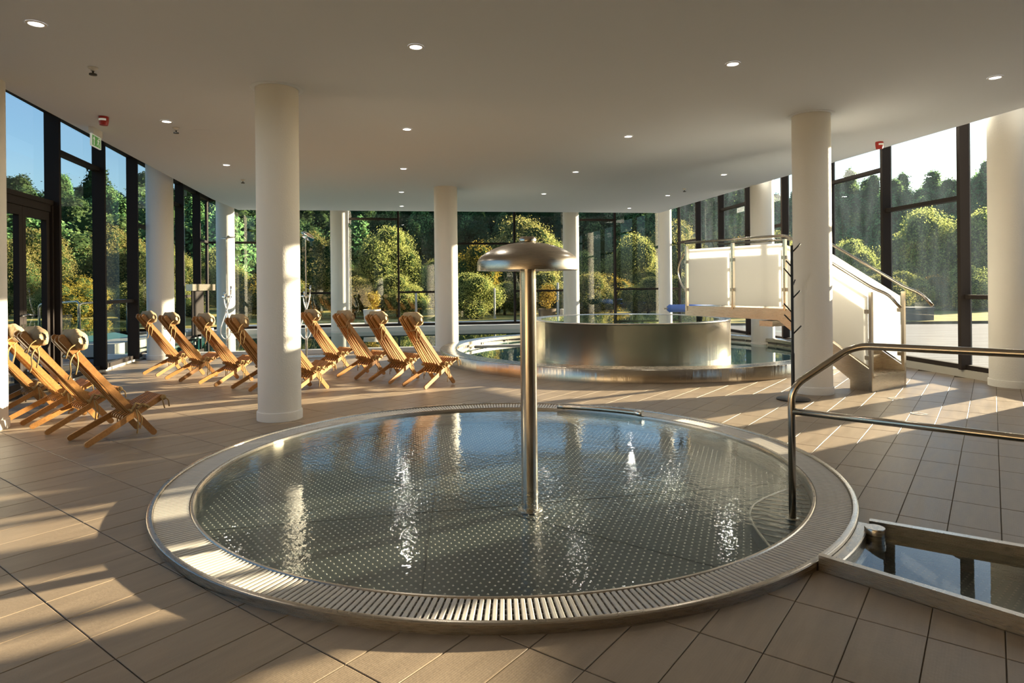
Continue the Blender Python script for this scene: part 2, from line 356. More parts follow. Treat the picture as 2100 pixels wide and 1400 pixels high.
# tiles
e1 = (math.cos(TA), math.sin(TA)); e2 = (-e1[1], e1[0]); TP, TQ = 0.245, 0.49; S0, T0 = 0.0296, 0.0493; GAP = 0.0022
tiles = []
for i in range(-70, 70):
    for j in range(-10, 50):
        s0, t0 = S0+i*TP, T0+j*TQ
        q = [(s0+GAP, t0+GAP), (s0+TP-GAP, t0+GAP), (s0+TP-GAP, t0+TQ-GAP), (s0+GAP, t0+TQ-GAP)]
        P = [(a*e1[0]+b_*e2[0], a*e1[1]+b_*e2[1]) for a, b_ in q]
        cx, cy = sum(p[0] for p in P)/4, sum(p[1] for p in P)/4
        if cy < -3.5 or cy > 20.5 or cx < xl(cy)+0.05 or cx > xr(cy)-0.05: continue
        if cx < 4.0 and cy > pool_edge(cx)-0.1: continue
        if cy < 1.5 and (abs(cx) > 5 or cy < -1.0): continue
        if all(math.hypot(p[0]-POOL[0], p[1]-POOL[1]) < 2.40 for p in P): continue
        if all(math.hypot(p[0]-RING[0], p[1]-RING[1]) < RING_R-0.05 for p in P): continue
        polys = [P]
        if any(math.hypot(p[0]-POOL[0], p[1]-POOL[1]) < 2.40 for p in P):
            D = []
            for k in range(4):
                a, b_ = P[k], P[(k+1) % 4]
                for t in range(8): D.append((a[0]+(b_[0]-a[0])*t/8, a[1]+(b_[1]-a[1])*t/8))
            D2 = []
            for p in D:
                dx, dy = p[0]-POOL[0], p[1]-POOL[1]; h = math.hypot(dx, dy)
                D2.append(p if h >= 2.40 else (POOL[0]+dx/h*2.40, POOL[1]+dy/h*2.40))
            polys = [D2] if area(D2) > 0.0015 else []
        out = []
        for p in polys:
            if cx > 0.9 and cy < 4.3:
                a = poly_clip(p, CN[0], CN[1], False); b_ = poly_clip(p, CF[0], CF[1], True)
                for z in (a, b_):
                    if len(z) >= 3 and area(z) > 0.0015: out.append(z)
            else: out.append(p)
        for p in out:
            inview = cy > 1.9 and abs(cx)/max(cy, 0.1) < 0.86
            tiles.append((0 if inview else 1, math.hypot(cx, cy), p))
tiles.sort(key=lambda t: (t[0], t[1]))
def tile_geo(mb, poly):
    h = random.uniform(-0.0006, 0.0006); c = (sum(p[0] for p in poly)/len(poly), sum(p[1] for p in poly)/len(poly)); n_ = len(poly)
    A = sum(poly[i][0]*poly[(i+1) % n_][1]-poly[(i+1) % n_][0]*poly[i][1] for i in range(n_))
    if A < 0: poly = poly[::-1]
    ins = []
    for p in poly:
        d = math.hypot(c[0]-p[0], c[1]-p[1])+1e-6; k = min(0.3, 0.003/d); ins.append((p[0]+(c[0]-p[0])*k, p[1]+(c[1]-p[1])*k))
    v = [(*p, h) for p in ins]+[(*p, h-0.0015) for p in poly]+[(*p, -0.012) for p in poly]
    f = [tuple(range(n_))]
    for b0 in (0, n_): f += [(b0+i, b0+n_+i, b0+n_+(i+1) % n_, b0+(i+1) % n_) for i in range(n_)]
    mb.add(v, f)
rest = MB()
for k, (_, _, p) in enumerate(tiles):
    if k < 300:
        mb = MB(); tile_geo(mb, p); obj('tile', mb, M['tile'], floor)
    else: tile_geo(rest, p)
o = obj('tile_field', rest, M['tile'], floor); o['kind'] = 'stuff'
mb = MB(); ring_slab(mb, POOL, 2.40, [(-9.5, -6), (9, -6), (7.4, 2), (6.1, 13.5), (5.5, 20.6), (4.0, 20.3), (4.0, 14.88), (-8.2, 12.8)], -0.004)
# joint bed just below the tile faces, left open over the channel by two clips
bed = MB()
for f in mb.f:
    q = [mb.v[i][:2] for i in f]
    for a, left in ((CN, False), (CF, True)):
        p = poly_clip(q, a[0], a[1], left) if True else q
        if len(p) >= 3 and area(p) > 1e-4: bed.add([(*w, -0.004) for w in p], [tuple(range(len(p)))])
# cells clear of the channel belong to one side only
clean = MB(); seen = set()
for f in bed.f:
    q = tuple(bed.v[i] for i in f); key = tuple(sorted((round(a[0], 3), round(a[1], 3)) for a in q))
    if key in seen: continue
    seen.add(key); clean.add(q, [tuple(range(len(q)))])
obj('joint_bed', clean, M['grout'], floor)

ceiling = structure('ceiling')
SL = lambda y: -5.24-0.206*(y-6.61); SR = lambda y: 6.326-0.166*(y-7.88); SB = lambda x: 18.60+0.152*x
cl = [(SL(-6), -6), (SR(-6), -6), (SR(19.3), 19.22), (-7.46, SB(-7.46)), (-7.15, 15.3)]
mb = MB(); mb.prism(cl, CEIL, CEIL+0.22); obj('ceiling_slab', mb, M['ceiling'], ceiling)
mb = MB(); mb.prism([(-3.0, -6.3), (8.4, -6.3), (5.55, 21.2), (-9.1, 18.75)], 4.07, 4.3); obj('roof_slab', mb, M['ceiling'], ceiling)
trim = structure('trim_1')
mb = MB(); mb.box((-4.18, 8.71, CEIL-0.001), (0.26, 0.26, 0.004), R(10)); obj('access_hatch', mb, M['ceiling'], trim)

# curtain walls: one window per bay, each with mullion, transom, panes, head and sill
BAY = [2.70, 3.42, 1.20]; winno = [0]
def bay(a, b, tz, z0, z1, inward, depth=0.17, door=False, post_end=False, gl='glass'):
    winno[0] += 1; w = structure('window_%d' % winno[0], (a[0], a[1], 0))
    A, B = Vector((a[0], a[1], 0)), Vector((b[0], b[1], 0)); d = (B-A).normalized(); nrm = Vector((inward[0], inward[1], 0)); mw = 0.06
    def post(p):
        c = p+nrm*(depth/2-0.03)
        return MB().bar((c.x, c.y, z0), (c.x, c.y, z1), mw, depth, up=(nrm.x, nrm.y, 0))
    obj('mullion', post(A), M['frame'], w, True)
    if post_end: obj('mullion', post(B), M['frame'], w, True)
    def rail(name, z, h, dep, p=A, q=B):
        off = nrm*(dep/2-0.03)
        obj(name, MB().bar(p+off+d*0.03+Vector((0, 0, z)), q+off-d*0.03+Vector((0, 0, z)), dep, h), M['frame'], w, True)
    rail('head_rail', z1-0.06, 0.12, 0.10); 
    if not door: rail('sill_rail', z0+0.035, 0.07, 0.10)
    rail('transom', tz, 0.06, 0.12)
    def pane(za, zb):
        p, q = A+d*0.03, B-d*0.03
        mb = MB().add([(p.x, p.y, za), (q.x, q.y, za), (q.x, q.y, zb), (p.x, p.y, zb)], [(0, 1, 2, 3)])
        obj('pane', mb, M[gl], w, True)
    pane(tz+0.03, z1-0.1)
    if not door: pane(z0+0.06, tz-0.03)
    return w
HEAD = 4.05
# back wall
xs = [-8.85, -8.33, -6.71, -5.10, -3.45, -1.72, 0.08, 1.71, 3.31, 4.94, 5.48]
tzs = [2.72, 2.72, 1.22, 3.44, 1.22, 2.70, 1.22, 3.46, 1.24, 1.24]
nb = Vector((0.165, -1, 0)).normalized()
for i in range(10):
    bay((xs[i], yb(xs[i])), (xs[i+1], yb(xs[i+1])), tzs[i], 0.2, HEAD, nb, 0.12, post_end=(i == 9))
# left wall: from the camera side to the corner
ys = [-0.46, 1.15, 2.75, 4.36, 5.97, 7.57, 9.18, 10.80, 12.37, 13.97, 15.57, 17.18, 18.6]
tl_ = [3.42, 1.2, 2.7, 3.42, 1.2, 2.64, 3.42, 1.17, 2.66, 3.42, 1.2, 2.72]
nl = Vector((1, 0.234, 0)).normalized()
for i in range(12):
    z0 = 0.0 if i == 5 else (0.04 if i < 9 else 0.1)
    bay((xl(ys[i]), ys[i]), (xl(ys[i+1]), ys[i+1]), tl_[i], z0, HEAD, nl, 0.19, door=(i == 5))
# right wall
ysr = [-0.9, 0.83, 2.56, 4.28, 5.98, 7.68, 9.33, 10.98, 12.58, 14.27, 16.0, 17.59, 19.2, 20.96]
tr_ = [3.42, 2.7, 1.9, 3.42, 2.7, 1.17, 2.62, 3.34, 1.2, 2.70, 3.41, 1.2, 2.73]
nr = Vector((-1, -0.1, 0)).normalized()
for i in range(13):
    z0 = 1.4 if i < 5 else 0.11
    bay((xr(ysr[i]), ysr[i]), (xr(ysr[i+1]), ysr[i+1]), tr_[i], z0, HEAD, nr, 0.17, gl='glass_dust_haze')
# double door in the left wall
door = structure('door_1', (xl(8.37), 8.37, 0))
A = Vector((xl(7.60), 7.60, 0)); B = Vector((xl(9.15), 9.15, 0)); d = (B-A).normalized(); Lw = (B-A).length
for k in range(2):
    p = A+d*(0.05+k*(Lw-0.1)/2); q = A+d*(0.05+(k+1)*(Lw-0.1)/2-0.006)
    mb = MB(); w = 0.085
    off = nl*0.02
    def vb(c, z0, z1): mb.bar(c+off+Vector((0, 0, z0)), c+off+Vector((0, 0, z1)), w, 0.07, up=nl)
    vb(p+d*w/2, 0.01, 2.50); vb(q-d*w/2, 0.01, 2.50)
    for z, h in ((0.10, 0.18), (2.44, 0.12)): mb.bar(p+off+d*w+Vector((0, 0, z)), q+off-d*w+Vector((0, 0, z)), 0.07, h)
    leaf = obj('door_leaf', mb, M['frame'], door, True)
    a, b_ = p+d*w, q-d*w
    obj('pane', MB().add([(a.x, a.y, 0.19), (b_.x, b_.y, 0.19), (b_.x, b_.y, 2.38), (a.x, a.y, 2.38)], [(0, 1, 2, 3)]), M['glass'], leaf, True)
    hp = (q-d*w/2 if k == 0 else p+d*w/2)+nl*0.06; sgn = -1 if k == 0 else 1
    mb = MB().tube(smooth_path([hp+Vector((0, 0, 1.07)), hp+nl*0.05+Vector((0, 0, 1.07)), hp+nl*0.06+d*sgn*0.14+Vector((0, 0, 1.06))], 0.02), 0.011, 8)
    mb.bar(hp+Vector((0, 0, 0.88)), hp+Vector((0, 0, 0.95)), 0.03, 0.012, up=nl)
    hd = obj('handle', mb, M['chrome'], leaf, True); hd['label'] = 'chrome lever handle with lock plate'
obj('lintel', MB().bar(A+nl*0.02+Vector((0, 0, 2.56)), B+nl*0.02+Vector((0, 0, 2.56)), 0.1, 0.11), M['frame'], door, True)
obj('jamb', MB().bar(B-d*0.02+nl*0.03, B-d*0.02+nl*0.03+Vector((0, 0, 2.6)), 0.06, 0.12, up=nl), M['frame'], door, True)
# solid parts of the room out of the picture, two of them added to shade the floor
wb = structure('wall_rear'); obj('wall_face', MB().box((1.5, -6.1, 2.0), (17, 0.2, 4.2)), M['wall'], wb)
wr = structure('wall_right'); mb = MB().bar((xr(-6)+0.02, -6, 0.7), (xr(7.68)+0.02, 7.68, 0.7), 0.2, 1.4); obj('shade_parapet', mb, M['wall'], wr)  # unseen low wall, its height set to shade the right floor
mb = MB().bar((xr(6.85)+0.0, 6.85, 2.02), (xr(7.4), 7.4, 2.02), 0.3, 4.04); obj('shade_pier', mb, M['wall'], wr)  # unseen block added for the soft shadow band at lower left
mb = MB().bar((xr(-6), -6, 2.02), (xr(-0.95), -0.95, 2.02), 0.2, 4.04); obj('wall_face', mb, M['wall'], wr)
wlft = structure('wall_left'); mb = MB().bar((xl(-6), -6, 2.02), (xl(-0.5), -0.5, 2.02), 0.2, 4.04); obj('wall_face', mb, M['wall'], wlft)
# kerbs under the glass
bl = structure('baseboard_right'); obj('kerb', MB().bar((xr(7.7), 7.7, 0.055), (xr(20.9), 20.9, 0.055), 0.2, 0.11), M['concrete'], bl)
bl = structure('baseboard_left'); obj('kerb', MB().bar((xl(9.2)+0.0, 9.2, 0.02), (xl(18.5), 18.5, 0.02), 0.2, 0.04), M['concrete'], bl)

# ------------------------------------------------------------------ swimming pool along the back glass
sp = thing('swimming_pool', 'long indoor swimming pool under the back windows behind the deck chairs', 'pool', (-3, 17, 0))
P1 = [(-8.15, pool_edge(-8.15)), (4.0, pool_edge(4.0)), (4.0, yb(4.0)-0.55), (-8.5, yb(-8.5)-0.55)]
mb = MB().add([(*p, 0.075) for p in P1], [(0, 1, 2, 3)]); obj('water', mb, M['water_calm'], sp, True)
mb = MB().prism(P1, -1.3, -1.2); obj('basin_floor', mb, M['pooltile'], sp, True)
mb = MB()
for a, b_ in ((P1[0], P1[1]), (P1[1], P1[2]), (P1[2], P1[3]), (P1[3], P1[0])): mb.bar((*a, -0.6), (*b_, -0.6), 0.05, 1.3)
obj('basin_wall', mb, M['pooltile'], sp, True)
mb = MB().bar((*P1[0], 0.045), (*P1[1], 0.045), 0.16, 0.09); obj('edge_lip', mb, M['lip'], sp, True)
mb = MB().bar((P1[3][0]-0.3, P1[3][1]+0.27, 0.07), (P1[2][0]+1.5, P1[2][1]+0.52, 0.07), 0.6, 0.26); obj('back_ledge', mb, M['lip'], sp, True)
mb = MB().bar((-8.62, 13.2, 0.13), (-8.95, 18.3, 0.13), 0.8, 0.26); obj('side_ledge', mb, M['concrete'], sp, True)

# ------------------------------------------------------------------ round columns
def column(x, y, dia, label, top=CEIL, z0=0.0, collar=False):
    t = thing('round_column', label, 'column', (x, y, z0), group='round white columns'); t['kind'] = 'thing'; r = dia/2
    obj('shaft', MB().lathe([(r, 0), (r, top-z0)], n_=48), M['column'], t)
    obj('plinth', MB().lathe([(r, 0.095), (r+0.012, 0.09), (r+0.014, 0.08), (r+0.014, 0.0)], n_=48), M['column'], t, sharp=50)
    if collar:
        mb = MB().lathe([(r+0.004, CEIL-z0-0.012), (r+0.05, CEIL-z0-0.004), (r+0.05, CEIL-z0)], n_=48); obj('ceiling_collar', mb, M['ceiling'], t)
    return t
column(-2.50, 6.86, 0.440, 'thick white round column standing at the back left rim of the front pool', collar=True)
column(3.825, 8.15, 0.455, 'white round column behind the coat stand, in front of the glass stair', collar=True)
column(-1.42, 13.85, 0.50, 'white round column behind the shower mushroom, at the left tip of the ring pool')
column(-7.02, 12.78, 0.490, 'white round column by the left windows behind the far left deck chairs', 4.06)
column(6.63, 8.50, 0.50, 'broad white round column at the right picture edge beside the right windows', 4.06)
column(-5.37, 6.44, 0.46, 'white round column cut by the left picture edge beside the glazed double door', 4.06)
column(-8.05, 18.0, 0.48, 'white round column behind the left shower in the back left corner', 4.06, 0.05)
column(-5.04, 18.75, 0.52, 'white round column in the swimming pool, second left of the mushroom shower', 4.06, 0.05)
column(1.83, 19.75, 0.49, 'white round column at the back windows right of the shower mushroom', 4.06, 0.05)
column(4.86, 20.3, 0.42, 'slim white round column in the back right corner left of the frosted glass landing', 4.06)
column(5.50, 14.05, 0.49, 'white round column at the right windows behind the stair landing', 4.06)

# ------------------------------------------------------------------ front pool
pool = thing('round_pool', 'round shallow steel pool with a slatted overflow rim in the foreground', 'pool', (*POOL, 0))
cx, cy = 0, 0
obj('outer_rim', MB().lathe([(R_OUT, -0.02), (R_OUT, 0.041), (R_OUT-0.006, 0.046), (R_GR+0.008, 0.046), (R_GR+0.004, 0.040), (R_GR+0.004, -0.10)], n_=160), M['steel'], pool, sharp=40)
obj('inner_rim', MB().lathe([(R_IN+0.012, -0.10), (R_IN+0.012, 0.030), (R_IN+0.006, 0.036), (R_IN-0.006, 0.036), (R_IN-0.012, 0.028), (R_IN-0.012, -0.14)], n_=160), M['steel'], pool, sharp=40)
obj('gutter', MB().lathe([(R_GR+0.02, -0.06), (R_IN-0.005, -0.06)], n_=120), M['gutter'], pool)
obj('basin_floor', MB().disc(R_IN, -0.13, n_=96), M['basin'], pool)
obj('water', MB().disc(R_IN-0.005, 0.012, n_=96), M['water'], pool)
# radial slats of the overflow grate
NS = 470; sw, sl = 0.0205, R_GR-R_IN-0.016
mb = MB(); y2 = sw/2; c = 0.004
x0, x1 = R_IN+0.014, R_GR+0.001
pr = [(-y2, 0.018), (-y2, 0.030), (-y2+c, 0.034), (y2-c, 0.034), (y2, 0.030), (y2, 0.018)]
mb.add([(x0, a, z) for a, z in pr]+[(x1, a*1.06, z) for a, z in pr], [(i, i+1, i+7, i+6) for i in range(5)]+[tuple(range(5, -1, -1)), tuple(range(6, 12))])
slat_me = mb.mesh('grate_slat'); slat_me.materials.append(M['slat'])
angs = sorted([2*PI*k/NS for k in range(NS)], key=lambda a: math.hypot(POOL[0]+2.27*math.cos(a), POOL[1]+2.27*math.sin(a)))
restm = MB()
for k, a in enumerate(angs):
    if k < 300:
        o = bpy.data.objects.new('grate_slat', slat_me); COL.objects.link(o); o.parent = pool; o.rotation_euler = (0, 0, a)
    else:
        rm = Matrix.Rotation(a, 3, 'Z'); restm.add([rm @ Vector(p) for p in mb.v], mb.f)
o = obj('far_grate_slats', restm, M['slat'], pool); o['kind'] = 'stuff'
mb = MB()
for rr_ in (R_IN+0.045, R_IN+0.093, R_IN+0.14): mb.lathe([(rr_-0.004, 0.012), (rr_-0.004, 0.0275), (rr_+0.004, 0.0275), (rr_+0.004, 0.012)], n_=120)
obj('grate_connector', mb, M['gutter'], pool)
# studs on the basin floor
mb = MB(); pit = 0.046; k6 = [(math.cos(2*PI*k/6), math.sin(2*PI*k/6)) for k in range(6)]
def stud(mb, x, y, z, r=0.0066, h=0.0042):
    mb.add([(x+r*a, y+r*b_, z) for a, b_ in k6]+[(x+r*0.55*a, y+r*0.55*b_, z+h) for a, b_ in k6], [(i, (i+1) % 6, 6+(i+1) % 6, 6+i) for i in range(6)]+[(6, 7, 8, 9, 10, 11)], True)
for i in range(-48, 49):
    for j in range(-54, 55):
        x, y = (i+0.5*(j % 2))*pit*1.02, j*pit*0.9
        rx, ry = x*math.cos(0.16)-y*math.sin(0.16), x*math.sin(0.16)+y*math.cos(0.16)
        if math.hypot(rx, ry) < R_IN-0.05: stud(mb, rx, ry, -0.13)
o = obj('studs', mb, M['stud'], pool); o['kind'] = 'stuff'
mb = MB()
for a in (1.05, 1.9, 2.75, 3.6): mb.bar((R_IN*math.cos(a)*0.99, R_IN*math.sin(a)*0.99, -0.1285), (R_IN*math.cos(a+PI-0.5)*0.99, R_IN*math.sin(a+PI-0.5)*0.99, -0.1285), 0.008, 0.003)
obj('weld_seam', mb, M['seam'], pool)
# underwater entry step: a circular segment with ribs
st = []
ca = math.atan2(4.0-POOL[1], 1.60-POOL[0])
mb = MB(); a0, a1 = ca-0.30, ca+0.34
arc = [(2.165*math.cos(a0+(a1-a0)*k/16), 2.165*math.sin(a0+(a1-a0)*k/16)) for k in range(17)]
bow = []
for k in range(1, 16):
    t = k/16; p0, p1 = arc[-1], arc[0]; q = (p0[0]+(p1[0]-p0[0])*t, p0[1]+(p1[1]-p0[1])*t); s_ = 1-0.115*math.sin(PI*t); bow.append((q[0]*s_, q[1]*s_))
mb.prism(arc+bow, -0.129, -0.045); step = obj('entry_step', mb, M['basin'], pool)
mb = MB()
edge = [Vector((*p, -0.041)) for p in [arc[-1]]+bow+[arc[0]]]; mb.tube(edge, 0.008, 6)
for k in range(1, 16):
    a = bow[k-1] if k-1 < len(bow) else arc[0]; b_ = arc[16-k]; mb.bar((a[0], a[1], -0.0435), (b_[0]*0.995, b_[1]*0.995, -0.0435), 0.006, 0.006)
obj('step_rib', mb, M['steel'], step)

# water mushroom
mu = thing('water_mushroom', 'steel mushroom shower with domed cap standing in the front pool', 'pool shower', (0.108, 4.35, -0.13))
zb = 0.13
obj('pole', MB().lathe([(0.056, 0), (0.056, 1.55+zb)], n_=40), M['tube'], mu)
dome = [(0.05, 1.508), (0.325, 1.503), (0.343, 1.500), (0.344, 1.512), (0.342, 1.556), (0.335, 1.575), (0.315, 1.598), (0.28, 1.622), (0.235, 1.645), (0.185, 1.664), (0.13, 1.678), (0.075, 1.687), (0.0, 1.690)]
obj('cap', MB().lathe([(r, z+zb) for r, z in dome], n_=72), M['steel'], mu, sharp=50)
knob = [(0.048, 1.684), (0.050, 1.692), (0.059, 1.696), (0.060, 1.712), (0.055, 1.722), (0.045, 1.728), (0.0, 1.731)]
obj('top_knob', MB().lathe([(r, z+zb) for r, z in knob], n_=40), M['tube'], mu, sharp=60)
mb = MB().lathe([(0.056, 0.0), (0.085, 0.0), (0.085, 0.012), (0.056, 0.016)], n_=32); obj('base_flange', mb, M['steel'], mu)

# curved hood bar at the far rim
hood = thing('curved_grab_bar', 'low curved steel bar on the far rim of the front pool', 'grab bar', (0.9, 6.9, 0))
pts = []
for k in range(15):
    a = math.atan2(7.12-POOL[1], 0.50-POOL[0])+(math.atan2(6.62-POOL[1], 1.30-POOL[0])-math.atan2(7.12-POOL[1], 0.50-POOL[0]))*k/14
    pts.append((POOL[0]+2.17*math.cos(a), POOL[1]+2.17*math.sin(a), 0.055))
mb = MB().tube(pts, 0.026, 12); obj('bar', mb, M['tube'], hood, True)
mb = MB().tube([pts[-2], Vector(pts[-1])*1.0+Vector((0.02, -0.015, 0.0))], 0.032, 12); obj('end_cap', mb, M['chrome'], hood, True)
mb = MB()
for k in (1, 7, 13): mb.tube([(pts[k][0], pts[k][1], 0.03), (pts[k][0], pts[k][1], 0.055)], 0.016, 8)
obj('bracket', mb, M['steel'], hood, True)

# foreground handrail
hr = thing('pool_handrail', 'steel tube handrail with two rails rising from the front pool at right', 'handrail', (1.70, 3.92, -0.045))
pb = Vector((1.705, 3.92, -0.045)); c0 = Vector((1.705, 3.92, 0.76)); c1 = Vector((2.065, 3.87, 1.015)); c2 = Vector((2.66, 3.31, 1.02)); c3 = Vector((3.02, 2.97, 1.02)); c4 = Vector((3.02, 2.97, 0.0))
mb = MB().tube(smooth_path([pb, c0, c1, c2, c3, c4], 0.09, 8), 0.0215, 16); obj('top_rail', mb, M['tube'], hr, True)
mb = MB().tube([(1.705, 3.92, 0.613), (2.64, 3.30, 0.585), (3.02, 2.97, 0.58)], 0.0205, 16); obj('mid_rail', mb, M['tube'], hr, True)
mb = MB().lathe([(0.0215, 0.0), (0.045, 0.0), (0.045, 0.008), (0.0215, 0.010)], c=(1.705, 3.92, -0.045), n_=24); obj('foot_flange', mb, M['steel'], hr, True)

# ------------------------------------------------------------------ footbath channel
fb = thing('footbath_channel', 'narrow steel footbath channel running from the pool rim to the lower right', 'footbath', (2.2, 3.0, 0))
def off(line, d):                       # shift a line sideways
    a, b_ = Vector(line[0]), Vector(line[1]); t = (b_-a).normalized(); n_ = Vector((-t.y, t.x)); return a+n_*d, b_+n_*d
a, b_ = off(CN, 0.02); a = a+(b_-a)*0.034; mb = MB().bar((a.x, a.y, -0.06), (b_.x, b_.y, -0.06), 0.035, 0.27); obj('near_wall', mb, M['steel'], fb, True)
a, b_ = off(CF, -0.02); a = a+(b_-a)*0.062; mb = MB().bar((a.x, a.y, -0.07), (b_.x, b_.y, -0.07), 0.045, 0.21); obj('far_wall', mb, M['steel'], fb, True)
poly = []
for p in (CN[0], CN[1], CF[1], CF[0]): poly.append(p)
D = []
for k in range(4):
    a, b_ = poly[k], poly[(k+1) % 4]
    for t in range(24): D.append((a[0]+(b_[0]-a[0])*t/24, a[1]+(b_[1]-a[1])*t/24))
poly2 = []
for p in D:
    dx, dy = p[0]-POOL[0], p[1]-POOL[1]; h = math.hypot(dx, dy); rr_ = R_OUT+0.005
    poly2.append(p if h >= rr_ else (POOL[0]+dx/h*rr_, POOL[1]+dy/h*rr_))
mb = MB().add([(*p, -0.02) for p in poly2], [tuple(range(len(poly2)))]); obj('water', mb, water('footbath_water', (0.82, 0.86, 0.82), 6, 0.015), fb, True)
mb = MB().add([(*p, -0.15) for p in poly2], [tuple(range(len(poly2)))]); obj('channel_floor', mb, M['basin'], fb, True)
aa0 = math.atan2(CN[0][1]-POOL[1], CN[0][0]-POOL[0])+0.03; aa1 = math.atan2(CF[0][1]-POOL[1], CF[0][0]-POOL[0])-0.02
obj('overflow_lip', MB().lathe([(R_OUT+0.002, -0.16), (R_OUT+0.002, 0.020), (R_OUT+0.05, 0.018), (R_OUT+0.056, 0.012), (R_OUT+0.056, -0.06), (R_OUT+0.075, -0.07), (R_OUT+0.075, -0.16)], c=(*POOL, 0), n_=40, a0=aa0, a1=aa1), M['steel'], fb, True, sharp=40)
mb = MB()
d_ = Vector((CN[1][0]-CN[0][0], CN[1][1]-CN[0][1])).normalized(); q_ = Vector((-d_.y, d_.x))
def inside(pt, pl):
    c_ = False
    for i in range(len(pl)):
        p, q = pl[i], pl[i-1]
        if (p[1] > pt[1]) != (q[1] > pt[1]) and pt[0] < (q[0]-p[0])*(pt[1]-p[1])/(q[1]-p[1])+p[0]: c_ = not c_
    return c_
for i in range(-5, 70):
    for j in range(0, 40):
        p = Vector(CN[0])+d_*(i*0.034)+q_*(0.05+j*0.034+0.017*(i % 2))
        if inside(p, poly2): stud(mb, p.x, p.y, -0.15, 0.0062, 0.003)
o = obj('studs', mb, M['gutter'], fb, True); o['kind'] = 'stuff'
mb = MB().lathe([(0.0, 0.055), (0.050, 0.055), (0.053, 0.050), (0.053, 0.02), (0.051, 0.018), (0.051, -0.135)], c=(2.0, 3.55, -0.015), n_=32); o = obj('drum', mb, M['steel'], fb, True, sharp=40); o['label'] = 'short round steel drum in the channel corner'

# ------------------------------------------------------------------ ring pool and raised hot tub
rp = thing('ring_pool', 'low round steel pool ring around the raised hot tub', 'pool', (*RING, 0))
RI = RING_R-0.32
obj('outer_wall', MB().lathe([(RING_R, 0.0), (RING_R, 0.185), (RING_R-0.012, 0.2)], n_=128), M['steel_v'], rp, sharp=40)
obj('coping', MB().lathe([(RING_R-0.012, 0.2), (RI+0.01, 0.205), (RI, 0.198), (RI, 0.135)], n_=128), M['lip'], rp, sharp=40).data.materials[0] = M['steel']
obj('overflow_slot', MB().lathe([(RI+0.04, 0.135), (RI+0.04, 0.085)], n_=128), M['gutter'], rp)
obj('inner_wall', MB().lathe([(RI+0.04, 0.085), (RI, 0.085), (RI, 0.0)], n_=128), M['steel'], rp, sharp=40)
obj('water', MB().lathe([(RI, 0.06), (TUB_R, 0.06)], n_=96, smooth=False), M['water_calm'], rp)
obj('basin_floor', MB().lathe([(RI, 0.015), (TUB_R-0.1, 0.015)], n_=96, smooth=False), M['basin'], rp)
for k in range(24):
    a = 2*PI*k/24; mb = MB().box((RI+0.012, 0, 0.11), (0.02, 0.012, 0.055)); mb.v = [tuple(Matrix.Rotation(a, 3, 'Z') @ Vector(p)) for p in mb.v]
    obj('bracket', mb, M['steel'], rp)
ht = thing('hot_tub', 'raised round stainless steel hot tub brim full of water', 'hot tub', (*RING, 0.02))
obj('side_panel', MB().lathe([(TUB_R, 0.0), (TUB_R, 0.68), (TUB_R+0.004, 0.69)], n_=128), M['steel_v'], ht, sharp=40)
obj('rim', MB().lathe([(TUB_R+0.004, 0.69), (TUB_R+0.008, 0.70), (TUB_R+0.004, 0.713), (TUB_R-0.01, 0.715), (TUB_R-0.20, 0.705), (TUB_R-0.21, 0.70), (TUB_R-0.21, 0.3)], n_=128), M['steel'], ht, sharp=40)
obj('water', MB().disc(TUB_R-0.20, 0.702, n_=96), M['water_calm'], ht)
obj('basin_floor', MB().disc(TUB_R-0.20, 0.05, n_=96), M['pooltile'], ht)

# ------------------------------------------------------------------ steel stair with landing
SA = Vector((4.558, 8.112, 0)); wv_ = Vector((0.837, 0.547, 0)); uv_ = Vector((-0.547, 0.837, 0)); SWD = 0.847
stair = thing('steel_stair', 'steel stair and landing with frosted glass sides leading up to the hot tub', 'stairs', tuple(SA))
def sp3(s, w, z): return SA+uv_*s+wv_*w+Vector((0, 0, z))
def side_plate(poly, w, th):
    mb = MB(); n_ = len(poly); v = [sp3(s, w, z) for s, z in poly]+[sp3(s, w+th, z) for s, z in poly]
    mb.add(v, [tuple(range(n_)), tuple(range(2*n_-1, n_-1, -1))]+[(i, n_+i, n_+(i+1) % n_, (i+1) % n_) for i in range(n_)]); return mb
SP = [(0, 0), (0, 0.26), (1.2, 1.03), (3.06, 1.03), (3.06, 0.87), (1.33, 0.86), (0.29, 0.13), (0.29, 0)]
for w in (0.0, SWD-0.025): obj('stringer', side_plate(SP, w, 0.025), M['steel'], stair, True)
for k in range(4):
    s0 = k*0.29; z = 0.205*(k+1)
    mb = MB().box(None, (0.31, SWD-0.05, 0.03), mtx=Matrix.Translation(sp3(s0+0.145, SWD/2, z-0.015)) @ Matrix.Rotation(math.atan2(uv_.y, uv_.x), 4, 'Z')); obj('tread', mb, M['steel'], stair, True)
    mb = MB().box(None, (0.012, SWD-0.05, 0.205), mtx=Matrix.Translation(sp3(s0+0.008, SWD/2, z-0.105)) @ Matrix.Rotation(math.atan2(uv_.y, uv_.x), 4, 'Z')); obj('riser', mb, M['steel'], stair, True)
mb = MB().box(None, (1.88, SWD-0.05, 0.05), mtx=Matrix.Translation(sp3(2.11, SWD/2, 1.0)) @ Matrix.Rotation(math.atan2(uv_.y, uv_.x), 4, 'Z')); obj('landing_plate', mb, M['steel'], stair, True)
mb = MB().box(None, (0.22, SWD-0.05, 0.08), mtx=Matrix.Translation(sp3(1.55, SWD/2, 0.80)) @ Matrix.Rotation(math.atan2(uv_.y, uv_.x), 4, 'Z')); obj('cross_beam', mb, M['steel'], stair, True)
mb = MB()
for w in (0.1, SWD-0.1): mb.bar(sp3(2.97, w, 0.735), sp3(2.97, w, 0.88), 0.12, 0.12)
